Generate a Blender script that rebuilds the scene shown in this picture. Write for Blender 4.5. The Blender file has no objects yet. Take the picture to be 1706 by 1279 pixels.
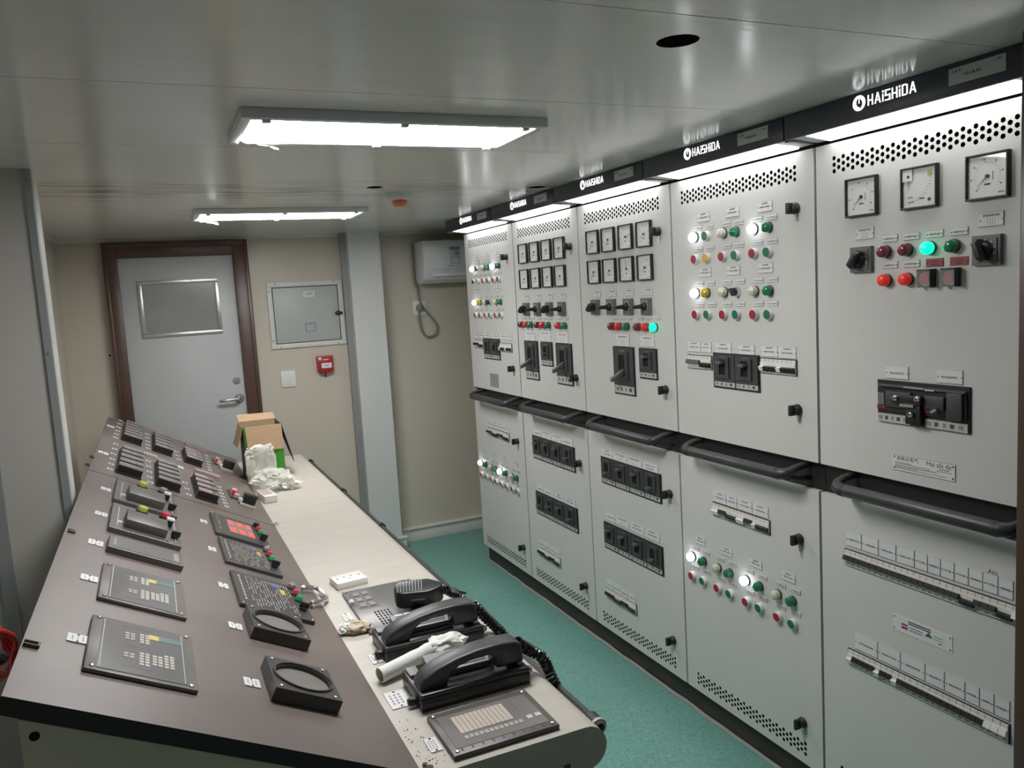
import bpy, bmesh, math, random
from mathutils import Vector, Matrix, noise as mnoise
random.seed(7)
scene = bpy.context.scene
COL = scene.collection

# ------------------------------------------------------------------ camera
W, H, FPX = 1706.0, 1279.0, 1335.17
yaw, pit, rol = (math.radians(a) for a in (23.98177, -6.54218, -3.4362))
CAM = Vector((0, 0, 1.553))
_f = Vector((math.sin(yaw) * math.cos(pit), math.cos(yaw) * math.cos(pit), math.sin(pit)))
_r0 = Vector((math.cos(yaw), -math.sin(yaw), 0))
_u0 = _r0.cross(_f)
RGT = math.cos(rol) * _r0 + math.sin(rol) * _u0
UPV = -math.sin(rol) * _r0 + math.cos(rol) * _u0
cd = bpy.data.cameras.new('camera')
cd.sensor_fit = 'HORIZONTAL'; cd.sensor_width = 36.0; cd.lens = FPX / W * 36.0
cd.clip_start = 0.01
cam = bpy.data.objects.new('camera', cd); COL.objects.link(cam)
cam.matrix_world = Matrix((
    (RGT.x, UPV.x, -_f.x, CAM.x), (RGT.y, UPV.y, -_f.y, CAM.y), (RGT.z, UPV.z, -_f.z, CAM.z), (0, 0, 0, 1)))
scene.camera = cam
scene.view_settings.view_transform = 'Standard'
scene.view_settings.look = 'None'
scene.view_settings.exposure = 0.24
scene.view_settings.gamma = 1.0
scene.view_settings.use_curve_mapping = False
world = bpy.data.worlds.new('world'); scene.world = world
world.use_nodes = True
world.node_tree.nodes['Background'].inputs[0].default_value = (0.9, 0.95, 1.0, 1)
world.node_tree.nodes['Background'].inputs[1].default_value = 0.05
LAMP_POWER = 30.0       # ceiling lamp diffusers
CANOPY_POWER = 5.0      # canopy light strips

# ------------------------------------------------------------------ pixel -> plane (real planes of the room)
XS = 1.65               # switchboard front
YB = 4.88               # back wall
ZC = 1.962              # ceiling
ZD = 0.75               # worktop
def ray(px, py): return _f + RGT * ((px - W / 2) / FPX) - UPV * ((py - H / 2) / FPX)
def onx(px, py, X): d = ray(px, py); return CAM + d * ((X - CAM.x) / d.x)
def ony(px, py, Y): d = ray(px, py); return CAM + d * ((Y - CAM.y) / d.y)
def onz(px, py, Z): d = ray(px, py); return CAM + d * ((Z - CAM.z) / d.z)
ZO = {  # reading frames used while measuring: origin and magnification
    'a': (1360, 60, 3.197), 'b': (1360, 440, 3.046), 'c': (1360, 780, 2.563), 'd': (1100, 230, 5.114),
    'e': (1100, 440, 4.568), 'f': (1120, 700, 4.263), 'g': (1120, 980, 4.278), 'h': (740, 300, 6.396),
    'i': (940, 290, 6.09), 'j': (770, 480, 6.395), 'k': (950, 480, 6.09), 'l': (780, 650, 6.09),
    'm': (960, 680, 5.81), 'n': (790, 840, 6.395), 'o': (960, 880, 4.919),
    'A': (140, 670, 6.093), 'B': (130, 790, 7.523), 'C': (300, 760, 6.396), 'D': (0, 920, 4.739),
    'E': (320, 900, 3.996), 'F': (540, 940, 4.265), 'G': (600, 1060, 4.161), 'H': (370, 670, 5.562),
    'I': (160, 390, 3.877), 'J': (420, 380, 4.489), 'p': (0, 0, 1.0), 'K': (700, 1140, 7.108)}
def PX(z, x, y): o = ZO[z]; return o[0] + x / o[2], o[1] + y / o[2]
def SW(z, x, y): p = onx(*PX(z, x, y), XS); return p.y, p.z
# sloped instrument panel of the console
PB = Vector((0.345, 0, 0.75)); PT = Vector((-0.235, 0, 1.0485))
PE = (PT - PB).normalized(); PN = Vector((-PE.z, 0, PE.x)) * -1
if PN.z < 0: PN = -PN
THETA = math.atan2(PE.z, -PE.x)
PLEN = (PT - PB).length
def PNL(z, x, y):
    d = ray(*PX(z, x, y)); t = (PB - CAM).dot(PN) / d.dot(PN); p = CAM + d * t
    return (p - PB).dot(PE), p.y
def pworld(u, y, h=0.0): v = PB + PE * u + PN * h; return Vector((v.x, y, v.z))
def DK(z, x, y, h=0.0): return onz(*PX(z, x, y), ZD + h)
def BW(z, x, y, yy=YB): return ony(*PX(z, x, y), yy)

# ------------------------------------------------------------------ materials
MATS = {}
def mat(name, col, rough=0.5, metal=0.0, emit=None, es=0.0, noise=None, bump=None, trans=0.0, alpha=1.0, coat=0.0, spec=None, ior=None):
    """noise=(scale, amount, stretch, dark colour); bump=(scale, strength, stretch)"""
    m = bpy.data.materials.new(name); m.use_nodes = True
    nt = m.node_tree; b = nt.nodes['Principled BSDF']
    b.inputs['Base Color'].default_value = (*col, 1)
    b.inputs['Roughness'].default_value = rough
    b.inputs['Metallic'].default_value = metal
    b.inputs['Coat Weight'].default_value = coat
    if spec is not None: b.inputs['Specular IOR Level'].default_value = spec
    if ior is not None: b.inputs['IOR'].default_value = ior
    if trans: b.inputs['Transmission Weight'].default_value = trans
    if alpha < 1: b.inputs['Alpha'].default_value = alpha
    if emit: b.inputs['Emission Color'].default_value = (*emit, 1); b.inputs['Emission Strength'].default_value = es
    if noise or bump:
        tc = nt.nodes.new('ShaderNodeTexCoord')
    def nz(scale, stretch, detail=5):
        mp = nt.nodes.new('ShaderNodeMapping'); mp.inputs['Scale'].default_value = stretch
        nt.links.new(tc.outputs['Object'], mp.inputs[0])
        n = nt.nodes.new('ShaderNodeTexNoise'); n.inputs['Scale'].default_value = scale; n.inputs['Detail'].default_value = detail
        nt.links.new(mp.outputs[0], n.inputs['Vector']); return n
    if noise:
        sc, am, st, dc = noise
        n = nz(sc, st)
        r = nt.nodes.new('ShaderNodeValToRGB')
        r.color_ramp.elements[0].position = 0.35; r.color_ramp.elements[1].position = 0.68
        mx = nt.nodes.new('ShaderNodeMix'); mx.data_type = 'RGBA'
        mx.inputs[6].default_value = (*col, 1); mx.inputs[7].default_value = (*dc, 1)
        mu = nt.nodes.new('ShaderNodeMath'); mu.operation = 'MULTIPLY'; mu.inputs[1].default_value = am
        nt.links.new(n.outputs['Fac'], r.inputs[0]); nt.links.new(r.outputs[0], mu.inputs[0])
        nt.links.new(mu.outputs[0], mx.inputs[0]); nt.links.new(mx.outputs[2], b.inputs['Base Color'])
    if bump:
        sc, sg, st = bump
        n = nz(sc, st, 3); bp = nt.nodes.new('ShaderNodeBump')
        bp.inputs['Strength'].default_value = sg; bp.inputs['Distance'].default_value = 0.002
        nt.links.new(n.outputs['Fac'], bp.inputs['Height']); nt.links.new(bp.outputs[0], b.inputs['Normal'])
    MATS[name] = m
    return m
one = (1, 1, 1)
mat('cab', (0.595, 0.595, 0.57), 0.42, noise=(2.2, 0.3, (1, 1.6, 0.7), (0.50, 0.495, 0.47)), bump=(260, 0.05, one))
mat('cab_body', (0.52, 0.53, 0.51), 0.45)
mat('black', (0.012, 0.012, 0.013), 0.45)
mat('void', (0.004, 0.004, 0.004), 0.9)
mat('rubber', (0.02, 0.02, 0.021), 0.55)
mat('rail', (0.026, 0.026, 0.028), 0.4, noise=(14, 0.5, (1, 0.3, 1), (0.06, 0.06, 0.06)))
mat('navy', (0.040, 0.045, 0.066), 0.32, noise=(6, 0.4, one, (0.05, 0.056, 0.08)))
mat('canopy_white', (0.72, 0.73, 0.72), 0.5)
mat('light_strip', (0.9, 0.9, 0.9), 0.5, emit=(1.0, 0.985, 1.0), es=CANOPY_POWER)
mat('logo', (0.9, 0.9, 0.9), 0.5, emit=(0.98, 0.98, 1.0), es=1.25)
mat('lamp_diffuser', (0.9, 0.9, 0.9), 0.5, emit=(1.0, 0.985, 0.985), es=LAMP_POWER)
mat('lamp_frame', (0.62, 0.64, 0.65), 0.35)
mat('white_plastic', (0.72, 0.72, 0.69), 0.38)
mat('offwhite', (0.66, 0.64, 0.56), 0.35)
mat('label', (0.67, 0.68, 0.675), 0.45)
mat('label_red', (0.33, 0.03, 0.035), 0.45)
mat('ink', (0.05, 0.05, 0.06), 0.6)
mat('ink_grey', (0.22, 0.22, 0.24), 0.6)
mat('print_white', (0.55, 0.56, 0.55), 0.5)
mat('chrome', (0.72, 0.72, 0.72), 0.22, metal=1.0)
mat('steel', (0.55, 0.55, 0.54), 0.34, metal=1.0, noise=(30, 0.4, one, (0.4, 0.4, 0.39)))
mat('plate_grey', (0.26, 0.27, 0.27), 0.4)
mat('breaker', (0.045, 0.048, 0.05), 0.42)
mat('breaker_dark', (0.016, 0.017, 0.019), 0.4)
mat('breaker_mid', (0.085, 0.088, 0.09), 0.45)
mat('breaker_label', (0.46, 0.46, 0.42), 0.5)
mat('dial', (0.70, 0.71, 0.69), 0.35, coat=0.6)
mat('rotary_plate', (0.13, 0.13, 0.13), 0.4)
mat('b_red', (0.33, 0.012, 0.025), 0.35)
mat('b_green', (0.01, 0.15, 0.075), 0.35)
mat('b_yellow', (0.62, 0.38, 0.03), 0.35)
mat('l_green', (0.01, 0.17, 0.07), 0.18, coat=0.5)
mat('l_red', (0.62, 0.02, 0.025), 0.2, coat=0.5)
mat('l_dark', (0.16, 0.02, 0.03), 0.22, coat=0.4)
mat('l_off', (0.58, 0.57, 0.46), 0.22, coat=0.5)
mat('l_yellow', (0.55, 0.42, 0.02), 0.22, coat=0.5)
mat('lit_white', (0.9, 0.9, 0.9), 0.3, emit=(0.93, 0.95, 1.0), es=7.0)
mat('lit_green', (0.0, 0.6, 0.25), 0.3, emit=(0.0, 0.95, 0.35), es=1.6)
mat('lit_red_soft', (0.7, 0.03, 0.03), 0.3, emit=(1.0, 0.05, 0.03), es=0.12)
mat('led_red', (0.7, 0.05, 0.05), 0.4, emit=(1.0, 0.16, 0.13), es=0.45)
mat('led_cell', (0.28, 0.2, 0.18), 0.4)
mat('wall', (0.555, 0.51, 0.43), 0.33, noise=(1.6, 0.25, (1, 1, 0.5), (0.48, 0.43, 0.35)), bump=(120, 0.05, (1, 1, 0.15)))
mat('wall_panel', (0.50, 0.48, 0.45), 0.38, noise=(2, 0.25, one, (0.43, 0.41, 0.38)))
mat('column', (0.58, 0.60, 0.59), 0.32)
mat('alu', (0.33, 0.35, 0.35), 0.4, metal=0.3)
mat('trim_white', (0.64, 0.65, 0.62), 0.42, noise=(8, 0.4, one, (0.52, 0.5, 0.45)))
mat('frame_brown', (0.065, 0.034, 0.027), 0.35, noise=(5, 0.4, (1, 1, 0.2), (0.12, 0.06, 0.035)))
mat('door_leaf', (0.49, 0.51, 0.515), 0.34, noise=(3.5, 0.5, (1, 1, 0.8), (0.42, 0.44, 0.445)), bump=(60, 0.04, (1, 1, 0.2)))
mat('door_pane', (0.30, 0.31, 0.31), 0.18, noise=(4, 0.5, one, (0.42, 0.43, 0.43)), metal=0.25)
mat('box_leaf', (0.42, 0.45, 0.44), 0.4, noise=(5, 0.35, one, (0.36, 0.38, 0.37)))
mat('call_red', (0.36, 0.018, 0.02), 0.35)
mat('ac_white', (0.62, 0.64, 0.65), 0.3)
mat('ac_blue', (0.12, 0.28, 0.36), 0.4)
mat('ac_pale', (0.42, 0.50, 0.53), 0.4)
mat('cable_grey', (0.20, 0.21, 0.19), 0.5)
mat('panel', (0.140, 0.113, 0.104), 0.38, noise=(2.6, 0.6, (1, 1, 1), (0.205, 0.170, 0.150)), bump=(300, 0.08, one))
mat('panel_edge_shade', (0.022, 0.019, 0.018), 0.5)  # shade on the slab sides, put into a dark colour
mat('console_body', (0.66, 0.60, 0.47), 0.5, noise=(4, 0.4, one, (0.56, 0.50, 0.38)))
mat('desk', (0.50, 0.465, 0.41), 0.42, noise=(5.5, 0.6, (0.9, 4.0, 1), (0.43, 0.405, 0.355)), bump=(180, 0.05, one))
mat('instrument', (0.055, 0.052, 0.05), 0.35)
mat('instrument_grey', (0.092, 0.084, 0.079), 0.42)
mat('instrument_face', (0.13, 0.128, 0.125), 0.3)
mat('instrument_rim', (0.17, 0.155, 0.145), 0.35)
mat('screen_film', (0.185, 0.185, 0.185), 0.16, coat=0.6)  # grey lightened to carry a reflection on the film
mat('lcd', (0.13, 0.22, 0.22), 0.25)
mat('key_yellow', (0.55, 0.46, 0.06), 0.4)
mat('key_pale', (0.50, 0.47, 0.42), 0.45)
mat('key_pink', (0.42, 0.33, 0.32), 0.45)
mat('print_blue', (0.12, 0.13, 0.35), 0.5)
mat('module', (0.20, 0.18, 0.175), 0.4)
mat('mod_pink', (0.31, 0.245, 0.24), 0.4)
mat('knob_green', (0.02, 0.36, 0.12), 0.3)
mat('knob_red', (0.55, 0.05, 0.08), 0.3)
mat('knob_pink', (0.32, 0.22, 0.22), 0.35)
mat('knob_yellow', (0.52, 0.50, 0.09), 0.35)
mat('clear', (0.8, 0.8, 0.78), 0.15, alpha=0.14, coat=0.3)
mat('phone', (0.018, 0.019, 0.021), 0.33, bump=(400, 0.03, one))
mat('phone_grey', (0.21, 0.21, 0.215), 0.42)
mat('handset', (0.042, 0.043, 0.047), 0.36)
mat('cord', (0.010, 0.010, 0.011), 0.28, coat=0.3)
mat('carton', (0.40, 0.27, 0.16), 0.75, noise=(18, 0.5, (1, 1, 5), (0.34, 0.22, 0.125)))
mat('carton_dark', (0.05, 0.045, 0.042), 0.55, noise=(9, 0.5, one, (0.09, 0.085, 0.08)))  # dark tone of the carton sides and right flap
mat('carton_green', (0.06, 0.36, 0.03), 0.5)
mat('paper', (0.74, 0.74, 0.71), 0.7, bump=(60, 0.3, one))
mat('tissue', (0.56, 0.49, 0.38), 0.6, noise=(40, 0.6, one, (0.36, 0.27, 0.15)))
mat('cable_red', (0.55, 0.02, 0.025), 0.35)
mat('grit', (0.10, 0.05, 0.035), 0.8)
mat('detector_white', (0.55, 0.58, 0.56), 0.45)
mat('detector_red', (0.62, 0.16, 0.09), 0.4)
mat('ceiling_dark', (0.05, 0.05, 0.045), 0.8)
mat('plinth', (0.022, 0.020, 0.019), 0.6, noise=(7, 0.6, one, (0.06, 0.045, 0.035)))
mat('caulk', (0.30, 0.31, 0.28), 0.7)
mat('plate_grey_light', (0.50, 0.52, 0.52), 0.4)
mat('print_dim', (0.34, 0.34, 0.32), 0.5)
mat('instrument_dust', (0.17, 0.16, 0.145), 0.45, noise=(20, 0.5, one, (0.22, 0.21, 0.19)))
mat('b_red_bright', (0.55, 0.02, 0.05), 0.3)
mat('clip_metal', (0.10, 0.085, 0.07), 0.45, metal=0.4)
mat('key_cream', (0.50, 0.44, 0.37), 0.5)
mat('blue_film', (0.10, 0.11, 0.16), 0.25)

def bag_mat():
    m = bpy.data.materials.new('bag'); m.use_nodes = True; nt = m.node_tree; b = nt.nodes['Principled BSDF']
    b.inputs['Base Color'].default_value = (0.80, 0.80, 0.74, 1); b.inputs['Roughness'].default_value = 0.28
    b.inputs['Alpha'].default_value = 0.62; b.inputs['Coat Weight'].default_value = 0.5
    tc = nt.nodes.new('ShaderNodeTexCoord'); n = nt.nodes.new('ShaderNodeTexNoise'); n.inputs['Scale'].default_value = 14; n.inputs['Detail'].default_value = 3
    nt.links.new(tc.outputs['Object'], n.inputs['Vector'])
    bp = nt.nodes.new('ShaderNodeBump'); bp.inputs['Strength'].default_value = 0.8; bp.inputs['Distance'].default_value = 0.01
    nt.links.new(n.outputs['Fac'], bp.inputs['Height']); nt.links.new(bp.outputs[0], b.inputs['Normal'])
    r = nt.nodes.new('ShaderNodeMapRange'); r.inputs['From Min'].default_value = 0.3; r.inputs['From Max'].default_value = 0.7
    r.inputs['To Min'].default_value = 0.32; r.inputs['To Max'].default_value = 0.75
    nt.links.new(n.outputs['Fac'], r.inputs['Value']); nt.links.new(r.outputs[0], b.inputs['Alpha'])
    MATS['bag'] = m
bag_mat()

def ceiling_mat():
    m = bpy.data.materials.new('ceiling_paint'); m.use_nodes = True; nt = m.node_tree; b = nt.nodes['Principled BSDF']
    L = nt.links.new; N = nt.nodes.new
    tc = N('ShaderNodeTexCoord')
    geo = N('ShaderNodeNewGeometry'); sx = N('ShaderNodeSeparateXYZ'); L(geo.outputs['Position'], sx.inputs[0])
    mp = N('ShaderNodeMapping'); mp.inputs['Scale'].default_value = (0.9, 7, 1); L(geo.outputs['Position'], mp.inputs[0])
    n1 = N('ShaderNodeTexNoise'); n1.inputs['Scale'].default_value = 2.2; n1.inputs['Detail'].default_value = 7; L(mp.outputs[0], n1.inputs['Vector'])
    # old leak stains along one joint of the panels
    n2 = N('ShaderNodeTexNoise'); n2.inputs['Scale'].default_value = 3.5; n2.inputs['Detail'].default_value = 8; L(mp.outputs[0], n2.inputs['Vector'])
    d = N('ShaderNodeMath'); d.operation = 'SUBTRACT'; d.inputs[1].default_value = 3.0; L(sx.outputs['Y'], d.inputs[0])
    ab = N('ShaderNodeMath'); ab.operation = 'ABSOLUTE'; L(d.outputs[0], ab.inputs[0])
    mr = N('ShaderNodeMapRange'); mr.inputs['From Min'].default_value = 0.0; mr.inputs['From Max'].default_value = 0.3
    mr.inputs['To Min'].default_value = 1.0; mr.inputs['To Max'].default_value = 0.0; L(ab.outputs[0], mr.inputs['Value'])
    r2 = N('ShaderNodeValToRGB'); r2.color_ramp.elements[0].position = 0.44; r2.color_ramp.elements[1].position = 0.60; L(n2.outputs['Fac'], r2.inputs[0])
    mu = N('ShaderNodeMath'); mu.operation = 'MULTIPLY'; L(mr.outputs[0], mu.inputs[0]); L(r2.outputs[0], mu.inputs[1])
    mu2 = N('ShaderNodeMath'); mu2.operation = 'MULTIPLY'; mu2.inputs[1].default_value = 0.85; L(mu.outputs[0], mu2.inputs[0])
    mx = N('ShaderNodeMix'); mx.data_type = 'RGBA'; mx.inputs[6].default_value = (0.74, 0.75, 0.705, 1); mx.inputs[7].default_value = (0.64, 0.645, 0.595, 1)
    L(n1.outputs['Fac'], mx.inputs[0])
    mx2 = N('ShaderNodeMix'); mx2.data_type = 'RGBA'; L(mx.outputs[2], mx2.inputs[6]); mx2.inputs[7].default_value = (0.20, 0.17, 0.10, 1)
    L(mu2.outputs[0], mx2.inputs[0]); L(mx2.outputs[2], b.inputs['Base Color'])
    b.inputs['Roughness'].default_value = 0.24
    mr3 = N('ShaderNodeMapRange'); mr3.inputs['To Min'].default_value = 0.10; mr3.inputs['To Max'].default_value = 0.26; L(n1.outputs['Fac'], mr3.inputs['Value']); L(mr3.outputs[0], b.inputs['Roughness'])
    mpb = N('ShaderNodeMapping'); mpb.inputs['Scale'].default_value = (3, 22, 1); L(geo.outputs['Position'], mpb.inputs[0])
    n3 = N('ShaderNodeTexNoise'); n3.inputs['Scale'].default_value = 3; n3.inputs['Detail'].default_value = 3; L(mpb.outputs[0], n3.inputs['Vector'])
    bp = N('ShaderNodeBump'); bp.inputs['Strength'].default_value = 0.07; bp.inputs['Distance'].default_value = 0.004
    L(n3.outputs['Fac'], bp.inputs['Height']); L(bp.outputs[0], b.inputs['Normal'])
    MATS['ceiling_paint'] = m
ceiling_mat()

def floor_mat():
    m = bpy.data.materials.new('floor_vinyl'); m.use_nodes = True; nt = m.node_tree; b = nt.nodes['Principled BSDF']
    L = nt.links.new; N = nt.nodes.new
    geo = N('ShaderNodeNewGeometry')
    v = N('ShaderNodeTexVoronoi'); v.inputs['Scale'].default_value = 170; L(geo.outputs['Position'], v.inputs['Vector'])
    n = N('ShaderNodeTexNoise'); n.inputs['Scale'].default_value = 3; n.inputs['Detail'].default_value = 5; L(geo.outputs['Position'], n.inputs['Vector'])
    sp = N('ShaderNodeSeparateColor'); L(v.outputs['Color'], sp.inputs[0])
    mx = N('ShaderNodeMix'); mx.data_type = 'RGBA'; mx.inputs[6].default_value = (0.115, 0.29, 0.245, 1); mx.inputs[7].default_value = (0.21, 0.43, 0.375, 1)
    L(sp.outputs[0], mx.inputs[0])
    mx2 = N('ShaderNodeMix'); mx2.data_type = 'RGBA'; mx2.inputs[7].default_value = (0.10, 0.24, 0.20, 1)
    mu = N('ShaderNodeMath'); mu.operation = 'MULTIPLY'; mu.inputs[1].default_value = 0.5; L(n.outputs['Fac'], mu.inputs[0])
    L(mx.outputs[2], mx2.inputs[6]); L(mu.outputs[0], mx2.inputs[0]); L(mx2.outputs[2], b.inputs['Base Color'])
    b.inputs['Roughness'].default_value = 0.42
    MATS['floor_vinyl'] = m
floor_mat()

# ------------------------------------------------------------------ mesh builder
class MB:
    def __init__(s): s.v = []; s.f = []; s.m = []
    def _add(s, vs, fs, m):
        o = len(s.v); s.v += [tuple(v) for v in vs]; s.f += [tuple(i + o for i in f) for f in fs]; s.m += [m] * len(fs); return s
    def box(s, c, d, m=0, R=None):
        c = Vector(c); vs = []
        for x in (-.5, .5):
            for y in (-.5, .5):
                for z in (-.5, .5):
                    p = Vector((x * d[0], y * d[1], z * d[2]))
                    if R: p = R @ p
                    vs.append(c + p)
        return s._add(vs, [(0, 1, 3, 2), (4, 6, 7, 5), (0, 4, 5, 1), (2, 3, 7, 6), (0, 2, 6, 4), (1, 5, 7, 3)], m)
    def box2(s, a, b, m=0):
        return s.box([(a[i] + b[i]) / 2 for i in range(3)], [abs(b[i] - a[i]) for i in range(3)], m)
    def quad(s, pts, m=0): return s._add(pts, [tuple(range(len(pts)))], m)
    def prism(s, pts, fn, h0, h1, m=0):
        n = len(pts)
        a = [fn(p[0], p[1], h0) for p in pts]; b = [fn(p[0], p[1], h1) for p in pts]
        return s._add(a + b, [tuple(range(n - 1, -1, -1)), tuple(range(n, 2 * n))] + [(i, (i + 1) % n, n + (i + 1) % n, n + i) for i in range(n)], m)
    @staticmethod
    def basis(d):
        d = Vector(d).normalized(); a = Vector((0, 0, 1)) if abs(d.z) < .9 else Vector((1, 0, 0))
        x = d.cross(a).normalized(); return x, d.cross(x).normalized()
    def lathe(s, o, d, prof, n=16, m=0):
        """prof = [(r, h)], along direction d from o; closed at both ends"""
        o = Vector(o); d = Vector(d).normalized(); x, y = s.basis(d); vs = []
        for r, h in prof:
            for k in range(n):
                t = 2 * math.pi * k / n; vs.append(o + d * h + (x * math.cos(t) + y * math.sin(t)) * r)
        fs = [tuple(range(n - 1, -1, -1)), tuple(range((len(prof) - 1) * n, len(prof) * n))]
        for i in range(len(prof) - 1):
            for k in range(n):
                fs.append((i * n + k, i * n + (k + 1) % n, (i + 1) * n + (k + 1) % n, (i + 1) * n + k))
        return s._add(vs, fs, m)
    def cyl(s, p0, p1, r, n=12, m=0, r1=None):
        p0 = Vector(p0); d = Vector(p1) - p0
        return s.lathe(p0, d, [(r, 0), (r if r1 is None else r1, d.length)], n, m)
    def tube(s, path, r, n=8, m=0):
        P = [Vector(p) for p in path]; vs = []; prev = None
        for i, p in enumerate(P):
            t = (P[min(i + 1, len(P) - 1)] - P[max(i - 1, 0)]).normalized()
            if prev is None: x, y = s.basis(t)
            else:
                x = (prev - t * prev.dot(t)).normalized(); y = t.cross(x)
            prev = x
            rr = r[i] if isinstance(r, (list, tuple)) else r
            for k in range(n):
                a = 2 * math.pi * k / n; vs.append(p + (x * math.cos(a) + y * math.sin(a)) * rr)
        fs = [tuple(range(n - 1, -1, -1)), tuple(range((len(P) - 1) * n, len(P) * n))]
        for i in range(len(P) - 1):
            for k in range(n): fs.append((i * n + k, i * n + (k + 1) % n, (i + 1) * n + (k + 1) % n, (i + 1) * n + k))
        return s._add(vs, fs, m)
    def mesh(s, name, mats, bevel=0, seg=2, smooth=True, angle=35):
        me = bpy.data.meshes.new(name); me.from_pydata(s.v, [], s.f)
        for k in mats: me.materials.append(MATS[k])
        me.polygons.foreach_set('material_index', s.m)
        bm = bmesh.new(); bm.from_mesh(me)
        bmesh.ops.recalc_face_normals(bm, faces=bm.faces)
        if bevel:
            es = [e for e in bm.edges if len(e.link_faces) == 2 and e.calc_face_angle(0) > math.radians(25)]
            bmesh.ops.bevel(bm, geom=es, offset=bevel, segments=seg, affect='EDGES', profile=0.5, clamp_overlap=True)
        if smooth:
            for f in bm.faces: f.smooth = True
            for e in bm.edges:
                e.smooth = len(e.link_faces) == 2 and e.calc_face_angle(0) < math.radians(angle)
        bm.to_mesh(me); bm.free()
        return me
    def build(s, name, mats, parent=None, loc=(0, 0, 0), rot=None, bevel=0, seg=2, smooth=True, angle=35):
        return inst(s.mesh(name, mats, bevel, seg, smooth, angle), name, parent, loc, rot)

def inst(me, name, parent=None, loc=(0, 0, 0), rot=None):
    o = bpy.data.objects.new(name, me); COL.objects.link(o)
    if parent is not None: o.parent = parent
    o.location = loc
    if rot: o.rotation_euler = rot
    return o
def thing(name, label, cat, loc=(0, 0, 0), group=None, kind=None):
    o = bpy.data.objects.new(name, None); COL.objects.link(o); o.location = loc; o.empty_display_size = 0.05
    if kind: o['kind'] = kind
    return tag(o, label, cat, group)
def tag(o, label, cat=None, group=None):
    o['label'] = label
    if cat: o['category'] = cat
    if group: o['group'] = group
    return o
def struct(o, label=None):
    o['kind'] = 'structure'
    if label: o['label'] = label
    return o
CACHE = {}
def cached(key, fn):
    if key not in CACHE: CACHE[key] = fn()
    return CACHE[key]
def arc(cx, cy, r, a0, a1, n):
    return [(cx + r * math.cos(math.radians(a0 + (a1 - a0) * i / n)), cy + r * math.sin(math.radians(a0 + (a1 - a0) * i / n))) for i in range(n + 1)]
def holed_cell(mb, fn, x0, x1, y0, y1, cx, cy, r, n, h0, h1, m=0, mw=None, a0=0.0):
    """rectangular cell of a plate with an n-gon hole; front at h1, back at h0"""
    mw = m if mw is None else mw
    ring = [(cx + r * math.cos(a0 + 2 * math.pi * k / n), cy + r * math.sin(a0 + 2 * math.pi * k / n)) for k in range(n)]
    def edge(p):
        dx, dy = p[0] - cx, p[1] - cy
        t = min([((x1 if dx > 0 else x0) - cx) / dx if abs(dx) > 1e-9 else 1e9, ((y1 if dy > 0 else y0) - cy) / dy if abs(dy) > 1e-9 else 1e9])
        return (cx + dx * t, cy + dy * t)
    pts = list(ring); cs = [(x0, y0), (x1, y0), (x1, y1), (x0, y1)]
    ang = lambda p: math.atan2(p[1] - cy, p[0] - cx) % (2 * math.pi)
    out = [(ang(p), edge(p), i) for i, p in enumerate(ring)]
    cor = [(ang(c), c) for c in cs]
    for h in (h1, h0):
        for k in range(n):
            a, b = out[k], out[(k + 1) % n]
            A, B = a[0], b[0] if b[0] > a[0] else b[0] + 2 * math.pi
            mid = sorted([((c[0] if c[0] > A else c[0] + 2 * math.pi), c[1]) for c in cor])
            mid = [c[1] for c in mid if A + 1e-6 < c[0] < B - 1e-6]
            poly = [ring[k], a[1]] + mid + [b[1], ring[(k + 1) % n]]
            mb.quad([fn(p[0], p[1], h) for p in poly], m)
    for k in range(n):
        p, q = ring[k], ring[(k + 1) % n]
        mb.quad([fn(p[0], p[1], h0), fn(q[0], q[1], h0), fn(q[0], q[1], h1), fn(p[0], p[1], h1)], mw)

# ================================================================== the room
XL, XR, YF = -1.0, 2.30, -0.75
mb = MB(); mb.box2((XL - .1, YF - .1, -0.05), (XR + .1, YB + .1, 0)); struct(mb.build('floor', ['floor_vinyl']), 'speckled green vinyl floor')
ceil = MB(); ceil.box2((XL - .1, YF - .1, ZC + .022), (XR + .1, YB + .1, ZC + .08)); ceil = struct(ceil.build('ceiling', ['ceiling_dark']), 'glossy painted steel panel ceiling')
joints = [YF, -0.1, 0.47, 1.06, 1.612, 2.19, 2.985, 3.56, 4.15, YB]
holes = {2: (0.864, 1.162, 0.037), 4: None}
hole_list = [(0.872, 1.176, 0.037), (1.465, 2.93, 0.034), (0.80, 2.925, 0.03)]
flat = lambda x, y, h: (x, y, h)
for i in range(len(joints) - 1):
    y0, y1 = joints[i] + .0012, joints[i + 1] - .0012
    hs = sorted([h for h in hole_list if y0 + h[2] < h[1] < y1 - h[2]])
    mb = MB(); x = XL
    for cx, cy, r in hs:
        a, b = cx - r - .02, cx + r + .02
        mb.box2((x, y0, ZC), (a, y1, ZC + .02))
        holed_cell(mb, flat, a, b, y0, y1, cx, cy, r, 20, ZC + .02, ZC, 0, 1)
        x = b
    mb.box2((x, y0, ZC), (XR, y1, ZC + .02))
    mb.build('ceiling_panel', ['ceiling_paint', 'void'], ceil, smooth=False)

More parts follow.
